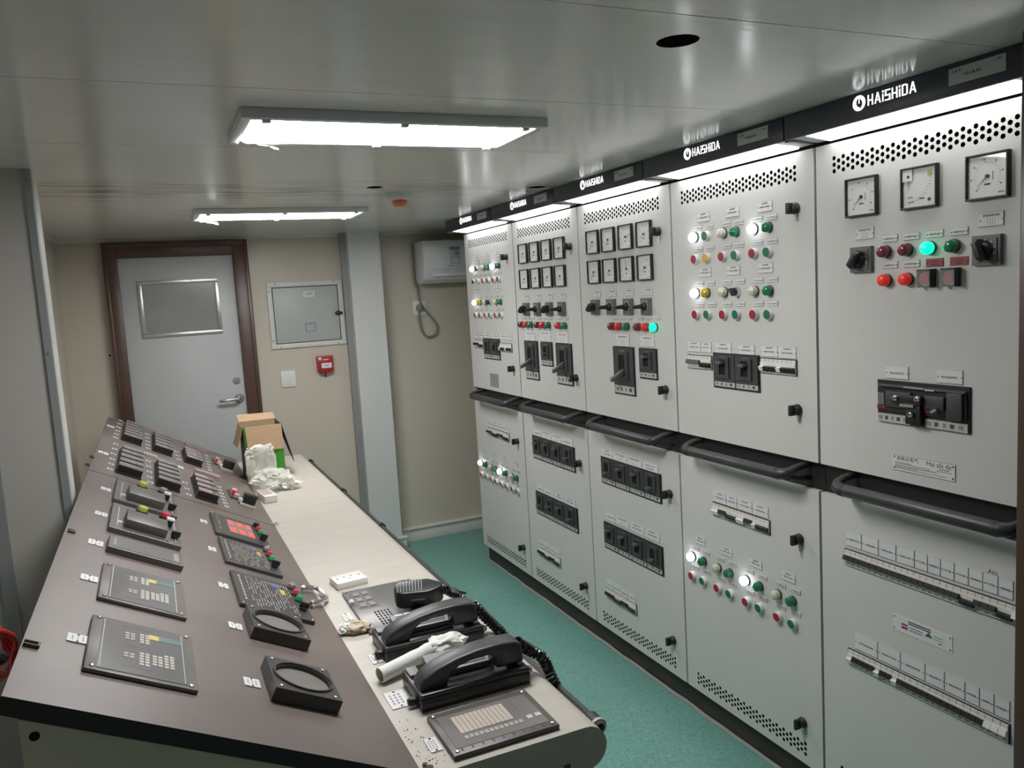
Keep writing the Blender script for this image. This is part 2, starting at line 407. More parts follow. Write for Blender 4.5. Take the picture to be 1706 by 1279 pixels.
mb = MB(); mb.box2((XL, YB, 0), (XR, YB + .1, ZC + .02)); wall_back = struct(mb.build('wall_back', ['wall'], smooth=False), 'beige laminate wall at the far end')
mb = MB(); mb.box2((XR, YF, 0), (XR + .1, YB, ZC + .02)); struct(mb.build('wall_right', ['wall']), 'beige wall behind the cabinets')
mb = MB(); mb.box2((XL, YF - .1, 0), (XR, YF, ZC + .02)); struct(mb.build('wall_front', ['canopy_white']), 'white wall behind the viewer, whitened to bounce light')  # unseen wall, made white to bounce light onto the console end
mb = MB(); mb.box2((XL - .1, YF, 0), (XL, 2.56, ZC + .02)); struct(mb.build('wall_left_near', ['trim_white']), 'panel wall left of the console, whitened to bounce light')  # out of view, colour raised to white for more bounced light
mb = MB(); mb.box2((-.52, 2.68, 0), (-.42, YB, ZC + .02)); struct(mb.build('wall_left', ['wall']), 'beige wall left of the door')
# projecting panel wall on the left with aluminium edge strips
mb = MB(); mb.box2((XL, 2.56, 0), (-.256, 2.68, ZC)); part = struct(mb.build('wall_partition', ['wall_panel']), 'grey panel wall end with metal corner strip')
mb = MB(); mb.box2((-.272, 2.553, 0), (-.253, 2.575, ZC)); mb.build('corner_strip', ['alu'], part)
mb = MB(); mb.box2((-.258, 2.575, 0), (-.2515, 2.682, ZC)); mb.build('end_cover', ['trim_white'], part)
mb = MB(); mb.box2((-.446, 2.552, 0), (-.412, 2.562, ZC)); mb.build('joint_strip', ['alu'], part)
for zz in (1.93, 1.46, .95, .45):
    mb = MB(); mb.lathe((-.263, 2.553, zz), (0, -1, 0), [(.004, 0), (.003, .002)], 8); mb.build('screw', ['steel'], part)
    mb = MB(); mb.lathe((-.43, 2.552, zz - .4), (0, -1, 0), [(.004, 0), (.003, .002)], 8); mb.build('screw', ['steel'], part)
# ceiling mouldings
mb = MB(); mb.box2((-.42, YB - .016, ZC - .016), (1.12, YB, ZC)); struct(mb.build('trim_1', ['trim_white']), 'white moulding between ceiling and door wall')
mb = MB(); mb.box2((-.42, 2.682, ZC - .016), (-.404, YB - .016, ZC)); struct(mb.build('trim_2', ['trim_white']), 'white moulding between ceiling and left wall')
mb = MB(); mb.box2((1.297, YB - .016, ZC - .016), (XR, YB, ZC)); struct(mb.build('trim_3', ['trim_white']), 'white moulding over the air conditioner')
# boxed column
colm = MB(); colm.box2((1.118, 4.76, 0), (1.297, YB, ZC)); colm = struct(colm.build('wall_column', ['column']), 'pale grey boxed column in the far wall')
for x0, x1, y0, y1 in ((1.112, 1.121, 4.756, 4.775), (1.294, 1.303, 4.756, 4.775)):
    mb = MB(); mb.box2((x0, y0, 0), (x1, y1, ZC)); mb.build('corner_strip', ['trim_white'], colm)
mb = MB(); mb.box2((1.085, 4.835, 0), (1.118, YB, ZC)); mb.build('edge_strip', ['alu'], colm)
mb = MB(); mb.box2((1.297, 4.845, .1), (1.315, YB, ZC)); mb.build('edge_strip', ['alu'], colm)
# skirting
mb = MB(); mb.box2((1.303, YB - .018, 0), (XR, YB, .078)); mb.box2((1.303, YB - .03, .078), (XR, YB, .092)); struct(mb.build('baseboard_back', ['trim_white'], bevel=.002), 'white skirting along the far wall')
mb = MB(); mb.box2((1.095, 4.735, 0), (1.325, 4.756, .07)); mb.box2((1.09, 4.725, .07), (1.33, 4.756, .085)); struct(mb.build('baseboard_column', ['trim_white'], bevel=.002), 'white skirting around the column')
mb = MB(); mb.box2((.56, YB - .018, 0), (1.085, YB, .085)); struct(mb.build('baseboard_door', ['trim_white'], bevel=.002), 'white skirting right of the door')
# post standing in for a brown door frame close to the camera
mb = MB(); mb.box2((1.47, .90, 0), (1.535, .975, ZC)); post = struct(mb.build('trim_4', ['frame_brown'], bevel=.004), 'dark brown post standing in for a near door frame')

# ---- door
door = thing('door_1', 'pale grey door with a framed panel and brown frame', None, ((-.196 + .55) / 2, YB, 0), kind='structure')
def rel(p, o): return Vector(p) - o.location
dl = door.location
def dbox(name, a, b, m, bev=.003, par=None):
    mb = MB(); mb.box2(a, b); return mb.build(name, [m], door if par is None else par, -dl if par is None else (0, 0, 0), bevel=bev)
dbox('frame_jamb', (-.196, YB - .05, 0), (-.127, YB, 1.93), 'frame_brown')
dbox('frame_jamb', (.468, YB - .05, 0), (.55, YB, 1.93), 'frame_brown')
dbox('frame_head', (-.127, YB - .05, 1.858), (.468, YB, 1.93), 'frame_brown')
dbox('frame_stop', (-.196, YB - .058, 0), (-.176, YB - .05, 1.94), 'frame_brown', .002)
dbox('frame_stop', (.53, YB - .058, 0), (.55, YB - .05, 1.94), 'frame_brown', .002)
dbox('frame_stop', (-.176, YB - .058, 1.915), (.53, YB - .05, 1.94), 'frame_brown', .002)
leaf = dbox('leaf', (-.127, YB - .022, .01), (.468, YB, 1.858), 'door_leaf')
q = [BW('I', *p, YB - .022) for p in ((262, 300), (785, 288), (820, 640), (302, 672))]
wx0 = (q[0].x + q[3].x) / 2; wx1 = (q[1].x + q[2].x) / 2; wz1 = (q[0].z + q[1].z) / 2; wz0 = (q[2].z + q[3].z) / 2
yv = YB - .022
mb = MB(); t = .021
mb.box2((wx0, yv - .012, wz0), (wx1, yv, wz0 + t)); mb.box2((wx0, yv - .012, wz1 - t), (wx1, yv, wz1))
mb.box2((wx0, yv - .012, wz0 + t), (wx0 + t, yv, wz1 - t)); mb.box2((wx1 - t, yv - .012, wz0 + t), (wx1, yv, wz1 - t))
t2 = .009
wfr = mb.build('window_frame', ['steel'], door, -dl, bevel=.003)
for k in range(8):
    xx = wx0 + .012 + (wx1 - wx0 - .024) * (k % 4) / 3; zz = wz0 + .006 if k < 4 else wz1 - .006
    mb = MB(); mb.lathe((xx, yv - .012, zz), (0, -1, 0), [(.004, 0), (.003, .002)], 8); mb.build('screw', ['chrome'], wfr)
mb = MB(); mb.box2((wx0 + t, yv - .003, wz0 + t), (wx1 - t, yv - .0005, wz1 - t)); mb.build('window_pane', ['door_pane'], door, -dl)
hp = BW('I', 925, 1058, yv); hl = BW('I', 800, 1075, yv - .045); lk = BW('I', 908, 945, yv)
mb = MB(); mb.lathe((hp.x, yv, hp.z), (0, -1, 0), [(.026, 0), (.026, .006), (.022, .009)], 20)
mb.tube([(hp.x, yv - .005, hp.z), (hp.x, yv - .035, hp.z), (hp.x - .006, yv - .045, hp.z), (hp.x - .02, yv - .048, hp.z), (hp.x - .06, yv - .047, hp.z - .001), (hl.x + .008, yv - .046, hp.z - .003), (hl.x, yv - .04, hp.z - .003)], [.0095, .0095, .0095, .009, .0085, .008, .007], 10)
mb.build('lever_handle', ['steel'], door, -dl)
mb = MB(); mb.lathe((lk.x, yv, lk.z), (0, -1, 0), [(.021, 0), (.021, .004), (.018, .007)], 8); mb.lathe((lk.x, yv - .007, lk.z), (0, -1, 0), [(.011, 0), (.011, .004)], 12)
mb.box((lk.x, yv - .012, lk.z - .004), (.003, .002, .012), 1); mb.build('lock_cylinder', ['steel', 'black'], door, -dl)
mb = MB()
for k in range(3): mb.box2((-.131, yv - .012, .25 + .65 * k), (-.121, yv + .002, .36 + .65 * k))

p = BW('p', 183, 592); mb = MB(); mb.lathe((p.x, YB, p.z), (0, -1, 0), [(.006, 0), (.006, .001)], 10); mb.build('plug_hole', ['void'], wall_back)
# ---- recessed electrical box on the door wall
q = [BW('J', *p) for p in ((100, 412), (690, 383), (710, 872), (150, 908))]
bx0 = (q[0].x + q[3].x) / 2; bx1 = 1.082; bz1 = q[0].z; bz0 = q[3].z
eb = thing('distribution_box', 'flush grey electrical box with white frame right of the door', 'electrical box', ((bx0 + bx1) / 2, YB, bz0))
t = .028; o = -eb.location
def bbox(name, a, b, m, bev=.002, par=None, mm=None):
    mb = MB(); mb.box2(a, b); return mb.build(name, [m], eb if par is None else par, o if par is None else (0, 0, 0), bevel=bev)
bbox('frame', (bx0, YB - .012, bz0), (bx1, YB, bz0 + t), 'trim_white'); bbox('frame', (bx0, YB - .012, bz1 - t), (bx1, YB, bz1), 'trim_white')
bbox('frame', (bx0, YB - .012, bz0 + t), (bx0 + t, YB, bz1 - t), 'trim_white'); bbox('frame', (bx1 - t, YB - .012, bz0 + t), (bx1, YB, bz1 - t), 'trim_white')
bbox('door_gap', (bx0 + t, YB - .003, bz0 + t), (bx1 - t, YB - .001, bz1 - t), 'void', 0)
bd = bbox('box_door', (bx0 + t + .004, YB - .009, bz0 + t + .004), (bx1 - t - .004, YB - .003, bz1 - t - .004), 'box_leaf')
for xx, zz in ((bx0 + .05, bz1 - .01), (bx1 - .05, bz1 - .01), (bx0 + .05, bz0 + .01), (bx1 - .05, bz0 + .01), (bx0 + .01, bz1 - .05), (bx0 + .01, bz0 + .05)):
    mb = MB(); mb.lathe((xx, YB - .012, zz), (0, -1, 0), [(.0045, 0), (.003, .002)], 8); mb.build('screw', ['plate_grey'], eb, o)
a = BW('J', 378, 472); b = BW('J', 465, 512)
mb = MB(); mb.box2((a.x, YB - .0105, b.z), (b.x, YB - .009, a.z)); mb.box2((a.x + .008, YB - .011, b.z + .012), (b.x - .008, YB - .0105, b.z + .016), 1); mb.box2((a.x + .02, YB - .011, b.z + .022), (b.x - .008, YB - .0105, b.z + .027), 1)
mb.build('name_label', ['label', 'ink_grey'], bd)
a = BW('J', 392, 710); b = BW('J', 480, 768)
mb = MB(); mb.box2((a.x, YB - .0105, b.z), (b.x, YB - .009, a.z))
for k in range(4): mb.box2((a.x + .008, YB - .011, b.z + .008 + .009 * k), (b.x - .008, YB - .0105, b.z + .011 + .009 * k), 1)
mb.build('rating_plate', ['plate_grey', 'label'], bd)
c = BW('J', 641, 632)
mb = MB(); mb.lathe((c.x, YB - .009, c.z), (0, -1, 0), [(.015, 0), (.014, .012)], 14); mb.box((c.x, YB - .027, c.z), (.044, .014, .014)); mb.build('door_knob', ['black'], eb, o, bevel=.002)

# ---- fire call point
a = BW('J', 475, 958); b = BW('J', 603, 1072)
fc = thing('fire_call_point', 'red manual fire alarm call point on the beige wall', 'fire alarm', ((a.x + b.x) / 2, YB, b.z)); o = -fc.location
w = b.x - a.x
mb = MB(); mb.prism([(a.x, a.z), (b.x, a.z), (b.x, b.z + .012), (b.x - .022, b.z), (a.x + .022, b.z), (a.x, b.z + .012)], lambda x, z, h: (x, h, z), YB - .045, YB, 0); mb.build('housing', ['call_red'], fc, o, bevel=.004)
mb = MB(); mb.box2((a.x + .022, YB - .047, a.z - .072), (b.x - .012, YB - .045, a.z - .042)); mb.box2((a.x + .04, YB - .0475, a.z - .060), (b.x - .03, YB - .047, a.z - .055), 1); mb.build('glass_panel', ['label', 'ink_grey'], fc, o)
mb = MB(); mb.box2((a.x + .032, YB - .0462, a.z - .024), (b.x - .028, YB - .045, a.z - .019)); mb.box2((a.x + .008, YB - .0462, a.z - .022), (a.x + .024, YB - .045, a.z - .006)); mb.build('printed_marks', ['label'], fc, o)
mb = MB(); mb.tube([((a.x + b.x) / 2, YB - .02, b.z + .004), ((a.x + b.x) / 2, YB - .02, b.z - .028)], .0035, 8); mb.build('test_key', ['black'], fc, o)
# ---- light switch
a = BW('J', 210, 1072); b = BW('J', 330, 1182)
ls = thing('light_switch', 'white four-gang light switch on the wall beside the door', 'light switch', ((a.x + b.x) / 2, YB, b.z)); o = -ls.location
mb = MB(); mb.box2((a.x, YB - .009, b.z), (b.x, YB, a.z)); mb.build('switch_plate', ['white_plastic'], ls, o, bevel=.003)
for k in range(4):
    xx = a.x + .012 + (b.x - a.x - .024) * (k + .5) / 4
    mb = MB(); mb.box2((xx - .0068, YB - .0115, b.z + .014), (xx + .0068, YB - .009, a.z - .014)); mb.build('rocker', ['white_plastic'], ls, o, bevel=.001)

# ---- wall air conditioner in the alcove
a = ony(695, 403, YB); b = ony(699, 474, YB)
ax0, ax1, az1, az0 = 1.545, 2.27, 1.892, 1.632; ayf = YB - .20
ac = thing('air_conditioner', 'white split air conditioner partly hidden by the farthest cabinet', 'air conditioner', ((ax0 + ax1) / 2, YB, az0)); o = -ac.location
prof = [(0, az0 + .02), (-.10, az0), (-.165, az0 + .025), (-.195, az0 + .075), (-.2, az0 + .12), (-.2, az1 - .03), (-.185, az1), (0, az1)]
mb = MB(); mb.prism(prof, lambda y, z, h: (h, YB + y, z), ax0, ax1, 0); mb.build('housing', ['ac_white'], ac, o, bevel=.006)
mb = MB(); mb.box2((ax0 + .055, ayf - .006, az0 + .085), (ax1 - .055, ayf + .004, az1 - .035)); mb.build('front_panel', ['ac_white'], ac, o, bevel=.003)
mb = MB(); mb.box((ax0 + .36, YB - .186, az0 + .052), (.60, .004, .024), 0, Matrix.Rotation(math.radians(-22), 3, 'X')); mb.build('air_flap', ['white_plastic'], ac, o)
s0 = ony(748, 411, ayf); s1 = ony(767, 439, ayf)
mb = MB(); mb.box2((s0.x, ayf - .0075, s1.z), (s1.x, ayf - .006, s0.z)); mb.box2((s0.x, ayf - .008, s0.z - .018), (s1.x, ayf - .0075, s0.z), 1)
mb.box2((s0.x + .038, ayf - .008, s0.z - .05), (s1.x - .008, ayf - .0075, s0.z - .028), 2); mb.box2((s0.x + .012, ayf - .008, s1.z + .012), (s1.x - .012, ayf - .0075, s1.z + .03), 3)
mb.box2((s0.x + .008, ayf - .008, s0.z - .06), (s0.x + .014, ayf - .0075, s0.z - .022), 3)
mb.build('energy_label', ['ac_pale', 'ac_blue', 'plate_grey', 'label'], ac, o)
mb = MB(); mb.box2((ax0 + .15, ayf - .0068, az0 + .10), (ax0 + .19, ayf - .006, az0 + .104)); mb.build('badge', ['plate_grey'], ac, o)
# socket and plug with its cable loop
a = BW('J', 1198, 545); b = BW('J', 1300, 648)
so = thing('wall_socket', 'white wall socket under the air conditioner', 'socket', ((a.x + b.x) / 2, YB, b.z)); o = -so.location
mb = MB(); mb.box2((a.x, YB - .009, b.z), (b.x, YB, a.z)); mb.build('face_plate', ['white_plastic'], so, o, bevel=.003)
mb = MB()
for dx, dz in ((-.012, .01), (.012, .01), (0, -.014)): mb.box(((a.x + b.x) / 2 + .018 + dx * .5, YB - .0095, (a.z + b.z) / 2 + dz), (.004, .001, .010))
mb.build('slots', ['black'], so, o)
pg = BW('J', 1250, 595, YB - .02)
ca = thing('power_cable', 'grey air conditioner cable looping down from its plug', 'cable', (pg.x, YB, pg.z)); o = -ca.location
mb = MB(); mb.lathe((pg.x, YB - .009, pg.z), (0, -1, 0), [(.019, 0), (.023, .012), (.021, .03), (.012, .036)], 14); mb.build('plug', ['cable_grey'], ca, o)
path = [BW('J', *p, YB - .02) for p in ((1243, 120), (1243, 260), (1243, 400), (1238, 450), (1245, 510), (1265, 570), (1300, 620), (1345, 670), (1378, 720), (1385, 750), (1370, 790), (1335, 810), (1300, 805), (1270, 765), (1255, 710), (1250, 650), (1250, 612))]
def smooth_path(P, n=6):
    P = [Vector(p) for p in P]; out = []
    for i in range(len(P) - 1):
        p0, p1, p2, p3 = P[max(i - 1, 0)], P[i], P[i + 1], P[min(i + 2, len(P) - 1)]
        for k in range(n):
            t = k / n
            out.append(0.5 * ((2 * p1) + (p2 - p0) * t + (2 * p0 - 5 * p1 + 4 * p2 - p3) * t * t + (3 * p1 - p0 - 3 * p2 + p3) * t ** 3))
    return out + [P[-1]]
path[0].x = path[1].x = ax0 - .008; path[2].x = ax0 - .006
mb = MB(); mb.tube(smooth_path(path), .0065, 8); mb.build('cord', ['cable_grey'], ca, o)

# ---- ceiling lamps
def ceiling_lamp(pxs, label):
    zl = ZC - .022
    c = [onz(*p, zl) for p in pxs]
    x0 = (c[0].x + c[3].x) / 2; x1 = (c[1].x + c[2].x) / 2; y0 = (c[0].y + c[1].y) / 2; y1 = (c[2].y + c[3].y) / 2
    L = thing('ceiling_lamp', label, 'ceiling lamp', ((x0 + x1) / 2, (y0 + y1) / 2, ZC), 'ceiling lamps'); o = -L.location
    f = .022
    mb = MB()
    mb.box2((x0 - f, y0 - f, zl), (x1 + f, y0, ZC)); mb.box2((x0 - f, y1, zl), (x1 + f, y1 + f, ZC))
    mb.box2((x0 - f, y0, zl), (x0, y1, ZC)); mb.box2((x1, y0, zl), (x1 + f, y1, ZC))
    mb.build('housing', ['lamp_frame'], L, o, bevel=.002)
    mb = MB(); mb.box2((x0, y0, zl + .003), (x1, y1, zl + .010)); mb.build('diffuser', ['lamp_diffuser'], L, o)
    for k in range(3):
        for yy in (y0, y1):
            xx = x0 + .03 + (x1 - x0 - .06) * k / 2
            mb = MB(); mb.box((xx, yy, zl - .002), (.018, .016, .006)); mb.build('clip', ['lamp_frame'], L, o, bevel=.001)
    # curl of white tape at the far left corner
    mb = MB(); pts = []
    for i in range(9):
        for j in range(4):
            pts.append((x0 - .004 + .011 * i, y1 - .045 + .018 * j + .006 * math.sin(i), zl - .002 - .004 * abs(math.sin(i * 1.1 + j * .9)) - .0007 * i * (3 - j)))
    mb._add(pts, [(i * 4 + j, i * 4 + j + 1, i * 4 + j + 5, i * 4 + j + 4) for i in range(8) for j in range(3)], 0)
    mb.build('tape', ['paper'], L, o)
    return L
ceiling_lamp([(418.1, 199.1), (887, 215.4), (828.8, 247.4), (400, 236.5)], 'lit rectangular ceiling lamp nearest the viewer')
ceiling_lamp([(334.5, 356.4), (603.5, 354.6), (581.7, 363.7), (328, 368)], 'lit rectangular ceiling lamp nearer the grey door')
# ---- detector
c = onz(662, 322, ZC)
de = thing('smoke_detector', 'round ceiling detector with an orange red cap', 'detector', (c.x, c.y - .02, ZC))
mb = MB(); mb.lathe((0, 0, 0), (0, 0, -1), [(.052, 0), (.052, .012), (.046, .024), (.034, .03)], 24); mb.build('base', ['detector_white'], de)
mb = MB(); mb.lathe((0, 0, -.03), (0, 0, -1), [(.030, 0), (.030, .010), (.022, .02), (.014, .023)], 20); mb.build('cap', ['detector_red'], de)

# ================================================================== switchboard
CW = 0.6505
YJ = [4.250 - CW * k for k in range(5)]          # left edge (far side) of each cabinet, farthest first
ZU1, ZU0, ZL1, ZL0 = 1.884, 1.031, 0.950, 0.1027
F = lambda s, z, h: (-h, -s, z)                  # s to the right along the front, z up, h out of the front
def fbox(mb, s0, s1, z0, z1, h0, h1, m=0): return mb.box2(F(s0, z0, h0), F(s1, z1, h1), m)

def door_mesh(z0, z1, zv):
    mb = MB(); g = .0045; s0, s1 = g, CW - g; t = -.018
    p = .01503; n = 35; a = CW * .5 - .0035 - p * n / 2; b = a + p * n; hv = .02475
    fbox(mb, s0, s1, z0, zv - hv, t, 0); fbox(mb, s0, s1, zv + hv, z1, t, 0)
    fbox(mb, s0, a, zv - hv, zv + hv, t, 0); fbox(mb, b, s1, zv - hv, zv + hv, t, 0)
    for k in range(n):
        x0 = a + p * k
        zs = (zv - .0165, zv, zv + .0165) if k % 2 == 0 else (zv - .00825, zv + .00825)
        for zc in zs: holed_cell(mb, F, x0, x0 + p, zc - .00825, zc + .00825, x0 + p / 2, zc, .0061, 6, t, 0, 0, 1, math.pi / 6)
        if k % 2:
            fbox(mb, x0, x0 + p, zv - hv, zv - .0165, t, 0); fbox(mb, x0, x0 + p, zv + .0165, zv + hv, t, 0)
    return mb.mesh('door', ['cab', 'void'], smooth=False)
ME_UP = door_mesh(ZU0, ZU1, 1.829); ME_LO = door_mesh(ZL0, ZL1, 0.151)

def m_label(w, h, style):
    mb = MB(); t = .0015
    fbox(mb, -w / 2, w / 2, -h / 2, h / 2, 0, t)
    ti = t + .0003
    rnd = random.Random(int(w * 1e4) * 31 + int(h * 1e4) + len(style))
    if 'n' not in style:
        for s in (-1, 1): mb.lathe(F(s * (w / 2 - .0035), -h * .05, t), (-1, 0, 0), [(.0017, 0), (.0012, .0008)], 6, 1)
    # shadow lines painted dark along the bottom and right edges, grey line on top
    e = .0009
    fbox(mb, -w / 2, w / 2, -h / 2, -h / 2 + e, t, ti, 1); fbox(mb, w / 2 - e, w / 2, -h / 2, h / 2, t, ti, 1)
    fbox(mb, -w / 2, w / 2, h / 2 - .0005, h / 2, t, ti, 2)
    def line(zc, hh, x0, x1, m=1):
        x = x0
        while x < x1:
            cw = hh * rnd.uniform(.55, 1.0)
            for q in range(3):
                if rnd.random() < .85: fbox(mb, x, min(x + cw, x1), zc - hh / 2 + q * hh * .36, zc - hh / 2 + q * hh * .36 + hh * .2, t, ti, m)
            fbox(mb, x + cw * .35, x + cw * .55, zc - hh / 2, zc + hh / 2, t, ti, m)
            x += cw + hh * .3
    hh = min(.0045, h * .26)
    if 'B' in style: line(h * .30, hh, -w * .2, w * .2)
    if '2' in style: line(h * .13, hh * .9, -w * .3, w * .28); line(-h * .2, hh * .9, -w * .22, w * .22)
    elif 'g' in style:
        line(h * .28, hh, -w * .32, w * .32)
        for k in range(4): fbox(mb, -w * .15 + w * .1 * k, -w * .15 + w * .1 * k + .0005, -h * .4, h * .1, t, ti, 2)
    else: line(-h * .04, hh, -w * .3, w * .3)
    return mb.mesh('label_plate', ['label_red' if 'r' in style else 'label', 'ink', 'ink_grey'], smooth=False)

def m_button(c):
    mb = MB(); mb.lathe((0, 0, 0), (-1, 0, 0), [(.0155, 0), (.0155, .004), (.0152, .013), (.0145, .0145), (.0138, .0135), (.0138, .004)], 20); return mb.mesh('push_button', ['white_plastic' if c != 'K' else 'chrome'])
def m_cap(c):
    mb = MB(); mb.lathe((-.006, 0, 0), (-1, 0, 0), [(.0134, 0), (.0134, .0078), (.0120, .0090)], 18); return mb.mesh('button_cap', [{'R': 'b_red', 'E': 'b_green', 'Y': 'b_yellow', 'K': 'black'}[c]])
def m_lampbase():
    mb = MB(); mb.lathe((0, 0, 0), (-1, 0, 0), [(.0155, 0), (.0155, .005), (.0135, .006)], 20); return mb.mesh('indicator_lamp', ['breaker'])
LM = {'W': 'lit_white', 'w': 'l_off', 'g': 'l_green', 'G': 'lit_green', 'r': 'l_red', 'd': 'l_dark', 'y': 'l_yellow', 'q': 'lit_red_soft'}
def m_lens(c):
    mb = MB(); mb.lathe((-.005, 0, 0), (-1, 0, 0), [(.0142, 0), (.0145, .003), (.0145, .011), (.0135, .015), (.010, .018), (.005, .0193)], 20); return mb.mesh('lens', [LM[c]])
def m_select():
    mb = MB(); mb.lathe((0, 0, 0), (-1, 0, 0), [(.0155, 0), (.0155, .004), (.014, .012), (.011, .012)], 20); return mb.mesh('selector_switch', ['chrome'])
def m_selknob():
    mb = MB(); mb.box(F(0, 0, .019), (.022, .007, .026)); mb.lathe((-.008, 0, 0), (-1, 0, 0), [(.011, 0), (.011, .006)], 16); return mb.mesh('selector_knob', ['black'], bevel=.0015)
def m_gauge(sz):
    mb = MB(); h = .013; t = sz * .05
    a = sz / 2
    fbox(mb, -a, a, a - t, a, 0, h); fbox(mb, -a, a, -a, -a + t, 0, h); fbox(mb, -a, -a + t, -a + t, a - t, 0, h); fbox(mb, a - t, a, -a + t, a - t, 0, h)
    return mb.mesh('meter', ['black'], bevel=.0012, seg=1)
def m_dial(sz, style):
    mb = MB(); a = sz / 2 - sz * .045; h = .007; ti = h + .0003
    fbox(mb, -a, a, -a, a, 0, h)
    if style == 'c':
        cx, cz = -a * .62, a * .62
        fbox(mb, -a, -a + a * .62, a - a * .62, a, h, h + .003, 0)
        for k in range(13):
            t = math.radians(-2 - 86 * k / 12); r0, r1 = a * 1.25, a * (1.38 if k % 3 else 1.45)
            p = [(cx + r0 * math.cos(t), cz + r0 * math.sin(t)), (cx + r1 * math.cos(t), cz + r1 * math.sin(t))]
            n = (-math.sin(t) * .0006, math.cos(t) * .0006)
            mb.quad([F(p[0][0] - n[0], p[0][1] - n[1], ti), F(p[1][0] - n[0], p[1][1] - n[1], ti), F(p[1][0] + n[0], p[1][1] + n[1], ti), F(p[0][0] + n[0], p[0][1] + n[1], ti)], 2)
        mb.lathe(F(a * .6, -a * .68, h), (-1, 0, 0), [(.004, 0), (.004, .001)], 10, 1)
        fbox(mb, a * .0, a * .3, -a * .62, -a * .55, h, ti, 1); fbox(mb, -a * .7, -a * .4, -a * .5, -a * .44, h, ti, 2); fbox(mb, -a * .7, -a * .3, -a * .75, -a * .7, h, ti, 2)
        fbox(mb, a * .5, a * .75, a * .5, a * .8, h, ti, 3)
    else:
        for k in range(25):
            t = math.radians(230 - 260 * k / 24); r0, r1 = a * .62, a * (.68 if k % 4 else .76)
            n = (-math.sin(t) * .0005, math.cos(t) * .0005)
            p = [(r0 * math.cos(t), r0 * math.sin(t)), (r1 * math.cos(t), r1 * math.sin(t))]
            mb.quad([F(p[0][0] - n[0], p[0][1] - n[1], ti), F(p[1][0] - n[0], p[1][1] - n[1], ti), F(p[1][0] + n[0], p[1][1] + n[1], ti), F(p[0][0] + n[0], p[0][1] + n[1], ti)], 2)
            if k % 4 == 0:
                x, z = a * .82 * math.cos(t), a * .82 * math.sin(t); w = a * .07
                fbox(mb, x - w, x + w * .2, z - w * .6, z + w * .6, h, ti, 2)
        fbox(mb, -a * .15, a * .15, -a * .42, -a * .34, h, ti, 1)
        fbox(mb, a * .25, a * .3, -a * .2, a * .2, h, ti, 2)
        fbox(mb, a * .55, a * .85, -a * .85, -a * .78, h, ti, 2)
    return mb.mesh('dial', ['dial', 'ink', 'ink_grey', 'key_yellow'], smooth=False)
def m_needle(sz, style, ang):
    mb = MB(); a = sz / 2
    c = (0, 0) if style != 'c' else (-a * .56, a * .56)
    t = math.radians(ang); L = a * .62
    d = (math.cos(t), math.sin(t)); n = (-d[1] * .0011, d[0] * .0011)
    pts = [(c[0] - n[0], c[1] - n[1]), (c[0] + d[0] * L, c[1] + d[1] * L), (c[0] + n[0], c[1] + n[1])]
    mb.prism(pts, F, .0085, .0092); mb.lathe(F(c[0], c[1], .0073), (-1, 0, 0), [(sz * .045, 0), (sz * .04, .003)], 12)
    return mb.mesh('needle', ['black'], smooth=False)
def m_rotplate(sz):
    mb = MB(); a = sz / 2; fbox(mb, -a, a, -a, a, 0, .010); fbox(mb, -a * .8, a * .8, -a * .8, a * .8, .010, .0125)
    for k in range(7):
        t = math.radians(200 - 220 * k / 6); fbox(mb, a * .68 * math.cos(t) - .002, a * .68 * math.cos(t) + .002, a * .68 * math.sin(t) - .002, a * .68 * math.sin(t) + .002, .0125, .0128, 1)
    return mb.mesh('rotary_switch', ['rotary_plate', 'label'], bevel=.0012, seg=1)
def m_rotknob(sz, paddle):
    mb = MB(); r = sz * (.27 if paddle else .22)
    mb.lathe(F(0, 0, .012), (-1, 0, 0), [(r, 0), (r * .95, .008), (r * .7, .013)], 18)
    if paddle:
        a = sz * .38
        mb.prism([(-a, .016), (a, .016), (a, .034), (a * .7, .044), (-a * .7, .044), (-a, .034)], lambda x, h, w: F(w, x, h), -.006, .006)
    else:
        mb.prism([(-.016, .014), (.016, .014), (.008, .030), (.006, .062), (-.006, .062), (-.008, .030)], lambda x, h, w: F(w, x, h), -.0055, .0055)
    return mb.mesh('rotary_handle', ['black'], bevel=.0018)
def m_lock():
    mb = MB(); mb.lathe((0, 0, 0), (-1, 0, 0), [(.0165, 0), (.0165, .006), (.013, .010), (.013, .020)], 16)
    mb.box(F(0, 0, .024), (.020, .010, .030)); return mb.mesh('door_lock', ['black'], bevel=.002)
def m_key():
    mb = MB(); mb.box(F(.004, -.024, .004), (.002, .006, .022)); return mb.mesh('key_tag', ['steel'])
def m_mcb(up, col):
    """one pole of a miniature breaker, 18 mm wide"""
    mb = MB(); w = .0088
    fbox(mb, -w, w, -.021, .021, 0, .004); fbox(mb, -w, w, -.011, .011, .004, .007)
    fbox(mb, -w + .001, w - .001, .011, .019, .004, .0044, 2)
    zc = .001 if up else -.007
    mb.box(F(0, zc, .0095), (.008, .0168, .0130), 1, Matrix.Rotation(math.radians(20 if up else -20), 3, 'Y'))
    fbox(mb, -.005, .005, -.018, -.014, .004, .0044, 3)
    fbox(mb, w - .0004, w, -.021, .021, .004, .0046, 3)
    return mb.mesh('miniature_breaker', ['white_plastic', col, 'offwhite', 'ink_grey'], smooth=False)
